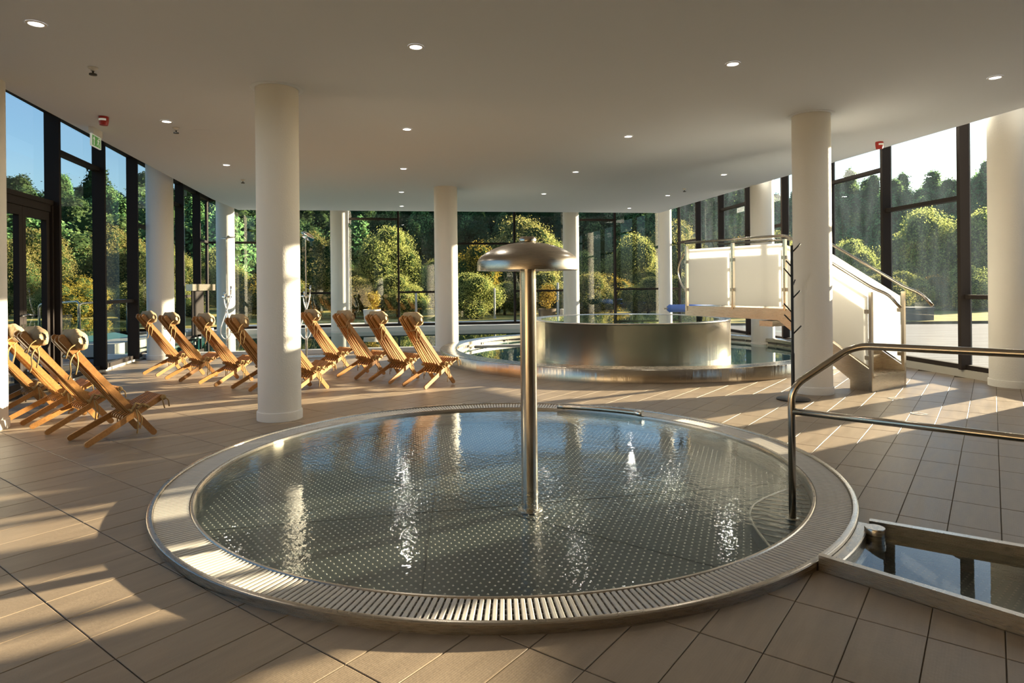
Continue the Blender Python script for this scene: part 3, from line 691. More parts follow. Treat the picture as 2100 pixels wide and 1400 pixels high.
obj('support_block', mb, M['steel'], stair, True)
def post(s, w, z0, z1): obj('post', MB().bar(sp3(s, w, z0), sp3(s, w, z1), 0.05, 0.035, up=uv_), M['tube'], stair, True)
def clamp(s, w, z): obj('clamp', MB().box(None, (0.09, 0.035, 0.05), mtx=Matrix.Translation(sp3(s, w, z)) @ Matrix.Rotation(math.atan2(uv_.y, uv_.x), 4, 'Z')), M['steel'], stair, True)
for w in (0.012, SWD-0.012):
    for s, z0, z1 in ((0.02, 0.0, 1.27), (1.22, 1.0, 2.02), (2.11, 1.0, 2.02), (3.03, 0.95, 2.02)): post(s, w, z0, z1)
    for s in (1.22, 2.11, 3.03):
        for z in (1.30, 1.76): clamp(s, w, z)
    for z in (0.43, 1.02): clamp(0.05, w, z)
    th = 0.012
    obj('glass_panel', side_plate([(1.265, 1.055), (2.07, 1.055), (2.07, 1.965), (1.265, 1.965)], w-th/2, th), M['frosted'], stair, True)
    obj('glass_panel', side_plate([(2.155, 1.055), (2.985, 1.055), (2.985, 1.965), (2.155, 1.965)], w-th/2, th), M['frosted'], stair, True)
    obj('glass_panel', side_plate([(0.06, 0.33), (1.18, 1.05), (1.18, 1.93), (0.06, 1.205)], w-th/2, th), M['frosted'], stair, True)
    rail = smooth_path([sp3(-0.34, w, 1.08), sp3(-0.20, w, 1.24), sp3(0.0, w, 1.325), sp3(1.2, w, 2.075), sp3(3.06, w, 2.075)], 0.08)
    obj('handrail', MB().tube(rail, 0.02, 12), M['tube'], stair, True)
    bow = [sp3(3.05+0.17*math.sin(PI*k/12), w, 1.94-0.68*k/12) for k in range(13)]
    obj('grab_bow', MB().tube(bow, 0.012, 10), M['tube'], stair, True)

# ------------------------------------------------------------------ coat stand
cs = thing('coat_stand', 'slim black coat stand with slanted pegs on a round foot', 'coat stand', (3.352, 7.66, 0))
obj('foot', MB().lathe([(0.0, 0.0), (0.185, 0.0), (0.19, 0.004), (0.19, 0.012), (0.18, 0.018), (0.03, 0.022), (0.0, 0.022)], n_=48), M['black'], cs, sharp=40)
obj('pole', MB().lathe([(0.021, 0.02), (0.021, 0.55), (0.016, 0.56), (0.016, 1.845), (0.0, 1.85)], n_=20), M['black'], cs, sharp=40)
for ang, z, ln in ((-10, 1.77, 0.13), (170, 1.60, 0.09), (190, 1.47, 0.14), (40, 1.36, 0.10), (-15, 1.22, 0.12), (185, 1.05, 0.14), (160, 0.93, 0.12), (-12, 0.79, 0.13)):
    a = R(ang); dx, dy = math.cos(a), math.sin(a)
    obj('peg', MB().tube([(0.012*dx, 0.012*dy, z), (0.75*ln*dx, 0.75*ln*dy, z+0.72*ln)], 0.0085, 8), M['black'], cs)

# ------------------------------------------------------------------ showers
def shower(x, y, label, z0=0.0, tilt=8):
    t = thing('pool_shower', label, 'shower', (x, y, z0), group='pole showers by the swimming pool')
    obj('pole', MB().tube([(0, 0, 0.0), (0, 0, 1.10)], 0.024, 14), M['chrome'], t)
    obj('riser_pipe', MB().tube(smooth_path([(0, 0, 1.10), (0, 0, 2.40), (0.06, -0.02, 2.43)], 0.03), 0.011, 10), M['chrome'], t)
    mt = Matrix.Translation((0.05, -0.02, 2.42)) @ Matrix.Rotation(R(tilt), 4, 'X') @ Matrix.Rotation(R(-tilt*0.6), 4, 'Y')
    obj('shower_head', MB().lathe([(0.0, 0.045), (0.02, 0.04), (0.03, 0.018), (0.12, 0.008), (0.145, 0.0), (0.14, -0.012), (0.0, -0.016)], n_=36, mtx=mt), M['chrome'], t)
    mb = MB().tube([(-0.09, 0, 1.22), (0.09, 0, 1.22)], 0.022, 12); mb.tube([(-0.02, -0.03, 1.22), (-0.02, -0.06, 1.32)], 0.016, 10); obj('mixer_valve', mb, M['chrome'], t)
    mb = MB().tube([(0.09, -0.03, 1.26), (0.10, -0.04, 1.44)], [0.012, 0.017], 10); obj('hand_shower', mb, M['chrome'], t)
    hose = [Vector(p) for p in ((0.09, -0.03, 1.26), (0.06, -0.05, 1.05), (-0.02, -0.06, 0.85), (-0.10, -0.07, 0.60), (-0.10, -0.07, 0.44), (0.0, -0.07, 0.34), (0.10, -0.07, 0.44), (0.11, -0.07, 0.62), (0.04, -0.06, 0.88), (-0.03, -0.05, 1.08), (-0.05, -0.02, 1.20))]
    obj('hose', MB().tube(smooth_path(hose, 0.12, 5), 0.011, 8), M['hose'], t)
    obj('floor_plate', MB().box((0.1, 0.0, 0.006), (0.75, 0.5, 0.012), R(10)), M['steel'], t)
    return t
shower(-5.80, 13.02, 'chrome pole shower with white hose before the column of the back left corner')
shower(-4.14, 12.86, 'chrome pole shower with white hose right of the thick pool rim column', tilt=-34)

# ------------------------------------------------------------------ folding slat deck chairs
def make_chair():
    t = thing('deck_chair', '', 'chair')
    NB, NSe = 8, 9; pb_, th, dp = 0.052, 0.021, 0.052
    bt, bb = Vector((-0.445, 0, 0.965)), Vector((0.13, 0, 0.205)); bf = Vector((0.295, 0, 0.0))
    sf, sb_, sr = Vector((0.39, 0, 0.345)), Vector((0.045, 0, 0.165)), Vector((-0.30, 0, 0.0))
    nb_ = Vector((0.797, 0, 0.603)); nsn = Vector((-0.43, 0, 0.90))
    def board(p0, p1, y0, y1, up, lift0, lift1):
        a = p0+Vector((0, y0, 0)); b_ = p1+Vector((0, y1, 0)); x = (b_-a).normalized()
        up = (up-x*up.dot(x)).normalized(); y = up.cross(x).normalized()
        mb = MB(); L = (b_-a).length; hh = dp/2; w = th/2
        prof = [(0.0, -hh*0.45), (0.012, -hh*0.9), (0.022, -hh), (L-0.022, -hh), (L-0.012, -hh*0.9), (L, -hh*0.45), (L, hh*0.45), (L-0.012, hh*0.9), (L-0.022, hh), (0.022, hh), (0.012, hh*0.9), (0.0, hh*0.45)]
        n_ = len(prof); v = [a+x*s+up*h_-y*w for s, h_ in prof]+[a+x*s+up*h_+y*w for s, h_ in prof]
        mb.add(v, [tuple(range(n_)), tuple(range(2*n_-1, n_-1, -1))]+[(i, n_+i, n_+(i+1) % n_, (i+1) % n_) for i in range(n_)]); return mb
    for k in range(NB):
        yt = (k-(NB-1)/2)*0.031; yb_ = (k-(NB-1)/2)*pb_
        outer = k in (0, NB-1)
        e = bf if outer else bb+(bb-bt).normalized()*0.03
        y1 = yb_*1.10 if outer else yb_
        top = bt+Vector((0.012*math.sin(k*2.1), 0, 0.016*math.sin(k*1.7)))
        obj('back_slat', board(top, e, yt, y1, nb_, 0, 0), M['wood'], t)
    for k in range(NSe):
        yf = (k-(NSe-1)/2)*0.038; yk = (k-(NSe-1)/2)*pb_
        outer = k in (0, NSe-1)
        e = sr if outer else sb_
        obj('seat_slat', board(sf, e, yf, yk*(1.06 if outer else 1.0), nsn, 0, 0), M['wood'], t)
    # ropes threaded through the boards, with knots and loose ends
    def rope(pts, r=0.006): return MB().tube(smooth_path(pts, 0.05, 4), r, 6)
    def at(p0, p1, f): return p0+(p1-p0)*f
    q = at(bt, bb, 0.20)
    mb = MB().tube([q+Vector((0.03*math.cos(a)*0.8, 0.135*math.sin(a), 0.02*math.cos(a))) + nb_*0.038*math.cos(a) for a in [2*PI*k/20 for k in range(20)]], 0.006, 6, closed=True)
    mb2 = rope([q+Vector((-0.02, -0.15, 0.0)), q+Vector((-0.06, -0.17, -0.06)), q+Vector((-0.05, -0.17, -0.16)), q+Vector((-0.07, -0.16, -0.22))]); mb.add(mb2.v, mb2.f, True)
    mb2 = rope([q+Vector((0.0, -0.15, 0.0)), q+Vector((0.0, -0.19, -0.07)), q+Vector((-0.02, -0.18, -0.18))]); mb.add(mb2.v, mb2.f, True)
    obj('back_rope', mb, M['rope'], t)
    cr = Vector((0.075, 0, 0.26))
    mb = MB().tube([cr+Vector((0, -0.235, 0)), cr+Vector((0, 0.235, 0))], 0.010, 8)
    for sy in (-1, 1):
        for j in range(3): mb.tube([cr+Vector((0.0+0.05*j, sy*0.225, 0.03*(j-1)+0.01)), cr+Vector((0.05+0.05*j, sy*0.20, 0.055-0.02*j)), cr+Vector((0.10+0.03*j, sy*0.215, 0.03-0.015*j))], 0.014, 6)
        m2 = rope([cr+Vector((0.04, sy*0.235, 0.0)), cr+Vector((0.055, sy*0.25, -0.10)), cr+Vector((0.045, sy*0.24, -0.22))]); mb.add(m2.v, m2.f, True)
        m2 = rope([cr+Vector((0.05, sy*0.23, 0.0)), cr+Vector((0.09, sy*0.25, -0.08)), cr+Vector((0.07, sy*0.245, -0.18))]); mb.add(m2.v, m2.f, True)
    obj('hinge_rope', mb, M['rope'], t)
    fr_ = Vector((0.36, 0, 0.335))
    mb = MB().tube([fr_+Vector((0, -0.175, 0)), fr_+Vector((0, 0.175, 0))], 0.008, 8)
    for sy in (-1, 1):
        mb.lathe([(0.0, -0.028), (0.018, -0.02), (0.026, 0.0), (0.018, 0.02), (0.0, 0.028)], c=tuple(fr_+Vector((0.015, sy*0.19, 0.0))), n_=10)
        m2 = rope([fr_+Vector((0.01, sy*0.20, 0)), fr_+Vector((0.05, sy*0.215, -0.02)), fr_+Vector((0.055, sy*0.22, -0.09))]); mb.add(m2.v, m2.f, True)
        m2 = rope([fr_+Vector((0.0, sy*0.20, 0)), fr_+Vector((0.0, sy*0.22, -0.05)), fr_+Vector((0.015, sy*0.215, -0.10))]); mb.add(m2.v, m2.f, True)
    obj('seat_rope', mb, M['rope'], t)
    # head cushion: a tied canvas sack lying over the top of the boards
    mb = MB(); n_, m_ = 24, 20; cc = Vector((-0.30, 0, 0.93)); v = []
    for i in range(n_+1):
        s = i/n_; y = (s-0.5)*0.38; env = max(0.0, 1-abs(2*s-1)**3.2)**0.5; fl = 0.42 if abs(2*s-1) > 0.86 else 0.0
        rad = max(0.092*env*(0.95+0.05*math.sin(9*s)), 0.024 if fl else 0.0)+(0.008 if abs(2*s-1) > 0.95 else 0)
        for k in range(m_):
            a = 2*PI*k/m_; wr_ = 1+0.06*math.sin(5*a+7*s)*env+0.18*(1-env)*math.sin(9*a)
            px = rad*wr_*math.cos(a)*0.92; pz = rad*wr_*math.sin(a)*1.12
            v.append(cc+Vector((px*0.8+pz*(-0.45), y, pz*0.95+px*0.45)))
    f = [(i*m_+k, i*m_+(k+1) % m_, (i+1)*m_+(k+1) % m_, (i+1)*m_+k) for i in range(n_) for k in range(m_)]+[tuple(range(m_)), tuple(range(n_*m_+m_-1, n_*m_-1, -1))]
    mb.add(v, f, True); hc = obj('head_cushion', mb, M['canvas'], t); hc['label'] = 'sand canvas head cushion tied to the top'
    mb = MB()
    for y in (-0.163, 0.163): mb.tube([cc+Vector((0.036*math.cos(a), y, 0.036*math.sin(a))) for a in [2*PI*k/12 for k in range(12)]], 0.006, 6, closed=True)
    m2 = rope([cc+Vector((-0.02, -0.165, -0.02)), cc+Vector((-0.10, -0.18, -0.06)), cc+Vector((-0.12, -0.17, -0.15))]); mb.add(m2.v, m2.f, True)
    obj('cushion_cord', mb, M['rope'], hc)
    return t
chair0 = make_chair()
used = [False]
def place_chair(x, y, a, label, group):
    c = chair0 if not used[0] else copy_tree(chair0); used[0] = True
    c.location = (x, y, 0.018); c.rotation_euler = (0, 0, R(a)); c['label'] = label; c['group'] = group; c['category'] = 'chair'
G1, G2, G3 = 'deck chairs in the front left row', 'deck chairs in the back left row', 'deck chairs in the right row'
D_ = 'slatted wooden deck chair '
place_chair(-3.755, 6.00, 51, D_+'nearest the camera of the front left row', G1)
place_chair(-4.49, 6.52, 52, D_+'second from the front pool in the front left row', G1)
place_chair(-5.06, 6.96, 52, D_+'third from the front pool in the front left row', G1)
place_chair(-5.72, 7.42, 52, D_+'half hidden behind the column at the left edge', G1)
place_chair(-5.66, 10.52, 54, D_+'farthest left of the back left row, by the windows', G2)
place_chair(-4.98, 9.93, 53, D_+'second from the windows in the back left row', G2)
place_chair(-4.22, 9.43, 53, D_+'third from the windows in the back left row', G2)
place_chair(-3.54, 8.96, 53, D_+'its front hidden by the pool rim column', G2)
place_chair(-2.86, 8.62, 52, D_+'almost wholly hidden behind the pool rim column', G2)
place_chair(-3.05, 10.58, 52, D_+'first right of the pool rim column, beside the shower', G3)
place_chair(-2.36, 9.98, 52, D_+'second from the shower in the right row', G3)
place_chair(-1.76, 9.52, 52, D_+'third from the shower in the right row', G3)
place_chair(-1.18, 9.03, 51, D_+'nearest the mushroom shower in the right row', G3)

for x, y, lb in ((4.29, 6.76, 'small square white floor drain on the tiles right of the handrail'), (4.58, 7.66, 'small square white floor drain on the tiles before the stair foot')):
    t = thing('floor_drain', lb, 'drain', (x, y, 0.0), R(20))
    mb = MB()
    for a, b_ in (((-.055, -.055), (.055, -.055)), ((.055, -.055), (.055, .055)), ((.055, .055), (-.055, .055)), ((-.055, .055), (-.055, -.055))): mb.bar((*a, 0.002), (*b_, 0.002), 0.014, 0.005)
    obj('drain_frame', mb, M['white'], t); obj('drain_grid', MB().box((0, 0, 0.0015), (0.09, 0.09, 0.003)), M['tile'], t)

# ------------------------------------------------------------------ ceiling fittings
LP = [(-3.785, 5.116, 'front row, leftmost'), (-0.834, 5.687, 'front row, second from left'), (2.162, 6.208, 'front row, third from left'), (5.078, 6.7, 'front row, rightmost'),
      (-4.377, 8.148, 'second row, by the sprinkler near the left windows'), (-1.402, 8.666, 'second row, middle'), (1.694, 9.212, 'second row, right of the middle'),
      (-4.917, 11.066, 'third row, leftmost'), (-1.943, 11.574, 'third row, second from left'), (1.219, 12.071, 'third row, third from left'), (4.166, 12.526, 'third row, rightmost'),
      (-2.475, 14.446, 'fourth row, left'), (0.763, 14.93, 'fourth row, middle'), (3.769, 15.411, 'fourth row, right'),
      (-2.9, 16.95, 'last row by the back windows, left'), (3.3, 17.9, 'last row by the back windows, right')]
first = None
for x, y, lb in LP:
    if first is None:
        t = thing('ceiling_downlight', '', 'ceiling light', (x, y, CEIL))
        obj('trim_ring', MB().lathe([(0.072, -0.001), (0.070, -0.007), (0.056, -0.009), (0.052, -0.003)], n_=28), M['white'], t)
        obj('lens', MB().disc(0.054, -0.004, n_=28, up=False), M['lens'], t); first = t
        ld = bpy.data.lights.new('downlight_lamp', 'AREA'); ld.shape = 'DISK'; ld.size = 0.11; ld.energy = DOWNLIGHT_W; ld.color = (1.0, 0.93, 0.82); ld.spread = R(170)
    else:
        t = first.copy(); COL.objects.link(t); t.location = (x, y, CEIL)
        for ch in first.children:
            if ch.type == 'MESH': c = ch.copy(); COL.objects.link(c); c.parent = t
    lo = bpy.data.objects.new('downlight_lamp', ld); COL.objects.link(lo); lo.parent = t; lo.location = (0, 0, -0.012)
    t['label'] = 'small round recessed ceiling downlight, '+lb; t['group'] = 'recessed ceiling downlights'; t['category'] = 'ceiling light'
def sounder(x, y, label):
    t = thing('fire_sounder', label, 'alarm', (x, y, CEIL), R(20), 'red fire sounders')
    obj('housing', MB().lathe([(0.053, 0.0), (0.056, -0.02), (0.054, -0.06), (0.046, -0.105), (0.0, -0.108)], n_=24), M['red'], t, sharp=50)
    mb = MB().lathe([(0.0565, -0.030), (0.0560, -0.055)], n_=12, a0=-2.6, a1=-0.9); o = obj('label_plate', mb, M['signwhite'], t); o['label'] = 'small white printed label'
sounder(-5.02, 7.90, 'red fire alarm sounder under the ceiling above the left windows')
sounder(5.61, 9.74, 'red fire alarm sounder under the ceiling near the right windows')
def sprinkler(x, y, label):
    t = thing('fire_sprinkler', label, 'sprinkler', (x, y, CEIL), 0, 'ceiling sprinklers')
    obj('escutcheon', MB().lathe([(0.0, -0.001), (0.045, -0.002), (0.040, -0.012), (0.018, -0.022), (0.018, -0.035)], n_=20), M['white'], t)
    obj('deflector', MB().lathe([(0.008, -0.035), (0.008, -0.058), (0.034, -0.062), (0.034, -0.074), (0.0, -0.076)], n_=16), M['dark'], t)
sprinkler(-4.43, 8.48, 'small ceiling sprinkler behind the second row downlight at left')
sprinkler(-5.27, 12.58, 'small ceiling sprinkler left of the pool rim column')
sprinkler(3.88, 14.33, 'small ceiling sprinkler before the back right corner')
sprinkler(-4.00, 6.14, 'tiny ceiling sprinkler at the upper left above the red sounder')
# exit sign
es = thing('exit_sign', 'green emergency exit sign hanging under the ceiling by the left windows', 'exit sign', (-5.49, 8.52, CEIL), math.atan2(0.974, -0.228))
obj('housing', MB().box((0, 0.03, -0.045), (0.30, 0.06, 0.09)), M['white'], es)
obj('panel', MB().box((0, 0.03, -0.165), (0.31, 0.022, 0.16)), M['signwhite'], es)
F = -1
def flat(pts): return MB().add([(x, 0.0405*0+0.0185-0.0005, z) for x, z in pts], [tuple(range(len(pts)))])
g_ = obj('pictogram', MB().add([(-0.142, 0.0185, -0.235), (0.142, 0.0185, -0.235), (0.142, 0.0185, -0.10), (-0.142, 0.0185, -0.10)], [(0, 1, 2, 3)]), M['green'], es)
mb = MB()
def fl(pts): mb.add([(x, 0.0178, z) for x, z in pts], [tuple(range(len(pts)))])
# which side faces the room: x grows away from the camera along the wall
fl([(-0.082, -0.108), (-0.047, -0.150), (-0.070, -0.150), (-0.070, -0.225), (-0.094, -0.225), (-0.094, -0.150), (-0.117, -0.150)])
fl([(0.075, -0.108), (0.130, -0.108), (0.130, -0.228), (0.118, -0.228), (0.118, -0.120), (0.075, -0.120)])
fl([(0.052, -0.112), (0.064, -0.116), (0.066, -0.128), (0.054, -0.132), (0.045, -0.122)])
fl([(0.030, -0.138), (0.075, -0.134), (0.098, -0.150), (0.092, -0.158), (0.074, -0.148), (0.066, -0.176), (0.088, -0.196), (0.080, -0.226), (0.068, -0.224), (0.074, -0.200), (0.046, -0.184), (0.030, -0.210), (0.004, -0.212), (0.006, -0.202), (0.024, -0.200), (0.044, -0.150), (0.034, -0.150), (0.022, -0.164), (0.013, -0.158)])
obj('arrow_and_runner', mb, M['signwhite'], g_)

# ------------------------------------------------------------------ pool cover roller and passage gate
cr_ = thing('cover_roller', 'blue pool cover rolled up on a stand behind the hot tub', 'pool cover', (4.7, 17.0, 0))
ax = Vector((0.985, 0.16, 0)); c_ = Vector((4.12, 17.0, 0.745))
mb = MB().tube([c_, c_+ax*0.06, c_+ax*0.061, c_+ax*1.3], [0.06, 0.10, 0.105, 0.10], 20); obj('foil_roll', mb, M['blue'], cr_, True)
mb = MB().tube([c_-ax*0.10, c_+ax*1.4], 0.02, 10)
obj('axle', mb, M['tube'], cr_, True)
for s in (-0.03, 1.33):
    p = c_+ax*s; obj('stand', MB().bar((p.x, p.y, 0.0), (p.x, p.y, 0.745), 0.05, 0.05), M['black'], cr_, True)
pg = thing('passage_gate', 'steel framed dark flap of the swim-out passage in the back left windows', 'gate', (-7.9, 15.9, 0))
ga, gb = Vector((xl(15.35)+0.35, 15.35, 0)), Vector((xl(16.55)+0.62, 16.55, 0)); gd = (gb-ga).normalized()
obj('header_beam', MB().bar(ga+Vector((0, 0, 1.42)), gb+Vector((0, 0, 1.42)), 0.16, 0.16), M['steel'], pg, True)
for p in (ga+gd*0.08, ga+gd*0.75): obj('post', MB().bar(p+Vector((0, 0, 0.0)), p+Vector((0, 0, 1.36)), 0.06, 0.06), M['steel'], pg, True)
obj('flap', MB().bar(ga+gd*0.12+Vector((0, 0, 0.80)), ga+gd*0.70+Vector((0, 0, 0.80)), 0.03, 1.08), M['frame'], pg, True)

# ------------------------------------------------------------------ outdoors: ground, hill, terrace
gr = structure('ground'); mb = MB()
def quad(mb, pts, z): mb.add([(*p, z) for p in pts], [tuple(range(len(pts)))])
quad(mb, [(-160, -60), (160, -60), (160, 170), (-160, 170)], -1.6); obj('ground_plane', mb, M['grass'], gr)
mb = MB(); quad(mb, [(-90, 21.6), (90, 21.6), (110, 90), (-110, 90)], 0.05); obj('lawn', mb, M['grass'], gr)
mb = MB(); quad(mb, [(-9.5, 18.9), (5.9, 21.4), (5.9, 24.2), (-9.5, 22.2)], 0.12); obj('paved_path', mb, M['paving'], gr)
mb = MB(); quad(mb, [(7.75, -8), (60, -8), (60, 19.5), (5.75, 21.5), (5.7, 20.5)], -0.02); obj('terrace_deck', mb, M['terrace'], gr)
mb = MB(); quad(mb, [(-3.4, -8), (-40, -8), (-40, 19), (-9.2, 19.5), (-9.15, 18.9)], -0.04); obj('side_deck', mb, M['terrace'], gr)
# hill: a curved slope from left over the back to the right
HN, HM = 72, 12; v = []
def hill_top(th): return 12.2+2.0*min(1, max(0, (th+R(24))/R(18)))+3.5*math.exp(-(th/0.33)**2)+1.1*math.sin(th*5+0.6)+0.7*math.sin(th*11)
def hill_foot(th): return 54+28*min(1, max(0, (th+R(24))/R(18)))
def hill_z(th, r): t = min(1, max(0, (r-hill_foot(th))/62)); s = t*t*(3-2*t); return -0.1+s*(hill_top(th)-0.5)
TH0, TH1 = R(-62), R(44)
for i in range(HN+1):
    th = TH0+(TH1-TH0)*i/HN
    for j in range(HM+1):
        r = 46+115*j/HM; v.append((r*math.sin(th), r*math.cos(th), hill_z(th, r)))
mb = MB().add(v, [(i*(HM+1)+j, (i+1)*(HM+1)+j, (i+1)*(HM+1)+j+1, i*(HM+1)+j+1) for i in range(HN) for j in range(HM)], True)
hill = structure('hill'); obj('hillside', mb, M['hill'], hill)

# ------------------------------------------------------------------ trees
def leaf_cloud(lumps, n_leaf, lw, ll, droop, seed, core=0.72, shell=0.22):
    g = np.random.default_rng(seed); C = np.array([l_[:3] for l_ in lumps]); Rr = np.array([l_[3:6] for l_ in lumps])
    wgt = (Rr.prod(1))**(2/3); wgt /= wgt.sum(); idx = g.choice(len(lumps), n_leaf, p=wgt)
    d = g.normal(size=(n_leaf, 3)); d /= np.linalg.norm(d, axis=1)[:, None]
    # clumps: warp the radius by a sum of random waves so the outline is ragged
    wob = sum(np.sin(d @ g.normal(size=3)*k+g.uniform(0, 6)) for k in (3, 6, 10, 15))/3.4
    rad = 1+0.17*wob-np.abs(g.normal(size=n_leaf))*shell+(g.random(n_leaf) < 0.16)*g.random(n_leaf)**2*0.34
    P = C[idx]+d*Rr[idx]*rad[:, None]
    nrm = d+g.normal(size=(n_leaf, 3))*0.55; nrm /= np.linalg.norm(nrm, axis=1)[:, None]
    a = g.normal(size=(n_leaf, 3)); a[:, 2] -= droop; a -= nrm*(a*nrm).sum(1)[:, None]; a /= np.linalg.norm(a, axis=1)[:, None]
    b_ = np.cross(nrm, a); s = (0.6+0.8*g.random(n_leaf))[:, None]
    A = a*ll/2*s; B = b_*lw/2*s
    V = np.stack([P-A, P+B-A*0.1, P+A, P-B-A*0.1], 1).reshape(-1, 3)
    Fc = np.arange(n_leaf*4).reshape(-1, 4)
    cv, cf = [], []
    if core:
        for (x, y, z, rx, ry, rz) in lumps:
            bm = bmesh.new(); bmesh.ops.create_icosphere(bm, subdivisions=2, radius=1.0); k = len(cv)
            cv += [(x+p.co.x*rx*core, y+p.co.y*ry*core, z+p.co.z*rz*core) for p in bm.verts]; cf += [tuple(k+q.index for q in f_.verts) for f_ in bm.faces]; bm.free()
    return V, Fc, cv, cf
def cloud_mesh(name, data, mats):
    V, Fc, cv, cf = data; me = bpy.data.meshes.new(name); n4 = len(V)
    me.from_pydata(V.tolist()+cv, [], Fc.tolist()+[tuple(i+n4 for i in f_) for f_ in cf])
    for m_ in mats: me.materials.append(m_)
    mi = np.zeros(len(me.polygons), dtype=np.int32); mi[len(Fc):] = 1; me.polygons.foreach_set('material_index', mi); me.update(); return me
def lumps_round(seed, w, h, z0, n_=9):
    g = random.Random(seed); L = [(0, 0, z0+h*0.45, w*0.36, w*0.36, h*0.42)]
    for k in range(n_):
        a = 2*PI*k/n_+g.uniform(-.3, .3); r = w*g.uniform(0.20, 0.32); zz = z0+h*g.uniform(0.18, 0.70); s = w*g.uniform(0.17, 0.25)
        L.append((r*math.cos(a), r*math.sin(a), zz, s, s, s*1.25))
    L.append((g.uniform(-.1, .1)*w, g.uniform(-.1, .1)*w, z0+h*0.80, w*0.22, w*0.22, h*0.20)); return L
def trunk_mb(h, r, seed):
    g = random.Random(seed); mb = MB().tube([(0, 0, 0), (g.uniform(-.1, .1), 0, h*0.5), (g.uniform(-.2, .2), g.uniform(-.2, .2), h)], [r, r*0.8, r*0.5], 8)
    for k in range(3):
        a = g.uniform(0, 6.28); mb.tube([(0, 0, h*0.45), (math.cos(a)*h*0.35, math.sin(a)*h*0.35, h*0.95)], [r*0.5, r*0.2], 6)
    return mb
PRO = {}
for nm, seed, mt_, nl_, lw, ll, dr in (('a', 3, 'willow', 34000, 0.048, 0.13, 0.5), ('b', 11, 'willow', 34000, 0.048, 0.125, 0.4), ('c', 23, 'golden', 16000, 0.075, 0.13, 0.3), ('d', 31, 'willow', 30000, 0.055, 0.125, 0.4)):
    L = lumps_round(seed, 5.2, 5.3, 0.0, 11)
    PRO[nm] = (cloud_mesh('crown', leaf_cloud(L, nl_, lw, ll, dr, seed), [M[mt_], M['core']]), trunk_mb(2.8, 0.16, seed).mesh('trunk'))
    PRO[nm][1].materials.append(M['bark'])
def tree(kind, x, y, s, label, z=0.0, rz=0.0, sx=1.0, group='round trees beyond the windows', name='bushy_tree', cat='tree'):
    t = thing(name, label, cat, (x, y, z), rz, group); t.scale = (s*sx, s*sx, s)
    for nm, me in (('crown', PRO[kind][0]), ('trunk', PRO[kind][1])):
        o = bpy.data.objects.new(nm, me); COL.objects.link(o); o.parent = t
def px(x, Y): return (x-1050)/1312.6*Y            # how far right a bearing lies at depth Y
NT = [('a', -7.6, 40, 0.98, 0.9, 'large round willow seen left of the middle column'),
      ('b', -12.2, 38, 0.90, 0.95, 'round willow behind the right shower head'),
      ('c', -1.95, 32, 0.68, 0.85, 'yellow leaved shrub left of the mushroom cap'),
      ('d', 0.3, 46, 1.22, 1.1, 'broad pale tree rising behind the mushroom cap'),
      ('b', 7.3, 39, 0.86, 0.9, 'round green tree right of the back right-hand column'),
      ('a', 11.3, 44, 1.10, 0.9, 'tall green tree at the back right corner'),
      ('d', 4.4, 40, 0.66, 0.9, 'low tree right of the mushroom pole'),
      ('b', -17.4, 38, 0.72, 0.9, 'small yellow green tree behind the left shower'),
      ('a', -21.5, 40, 0.80, 0.9, 'bushy tree behind the far left column'),
      ('d', -24.8, 40, 1.02, 1.0, 'bushy tree behind the second left window'),
      ('a', -26.8, 36, 0.92, 1.0, 'bushy tree behind the first left window beside the door'),
      ('b', -30.5, 38, 0.84, 0.9, 'bushy tree behind the glazed door'),
      ('a', 25.2, 39, 1.12, 0.95, 'big golden willow left of the two in the right window'),
      ('b', 28.2, 38, 1.08, 0.95, 'big golden willow right of the two in the right window'),
      ('d', 30.3, 35, 0.86, 0.9, 'golden tree low behind the right planter'),
      ('a', 22.2, 42, 0.80, 0.95, 'green tree behind the stair glass in the right windows'),
      ('d', 33.5, 40, 1.06, 1.0, 'bushy tree behind the rightmost window'),
      ('b', 17.8, 42, 0.92, 0.9, 'green tree above the frosted landing'),
      ('c', 14.6, 40, 0.82, 0.9, 'yellowish tree in the first right windows by the corner'),
      ('d', -5.2, 45, 0.62, 0.9, 'low bush just left of the middle column'),
      ('b', -9.9, 44, 0.66, 1.0, 'low dark bush between the two willows'),
      ('a', 2.6, 52, 1.06, 0.9, 'tall tree in the gap left of the back right-hand column')]
for i, (k, x, y, s, sx, lb) in enumerate(NT): tree(k, x, y, s, lb, 0.05, i*1.3, sx)
# shrubs that close the gap under the crowns
for i, x in enumerate(np.linspace(-36, 40, 24)):
    tree('abd'[i % 3], float(x)+random.uniform(-.8, .8), 48+random.uniform(-2, 2), random.uniform(0.40, 0.60), 'low bush in the hedge row at the foot of the wooded hill', 0.0, i*0.9, 1.5, 'hedge row bushes', 'hedge_bush', 'bush')
for i, x in enumerate(np.linspace(-34, 35, 46)):
    dep = 28.5+2.2*math.sin(i*2.3) if -20 < x < 19 else 31+1.5*math.sin(i)
    sd_ = 'left' if x/dep < -0.45 else ('back' if x/dep < 0.27 else 'right')
    tree('dabd'[i % 4] if i % 5 else 'c', float(x)+random.uniform(-.5, .5), dep, random.uniform(0.26, 0.40), 'low leafy shrub in the border of the lawn beyond the %s windows' % sd_, 0.05, i*1.7, 1.5, 'shrub border beyond the %s windows' % sd_, 'lawn_shrub', 'shrub')
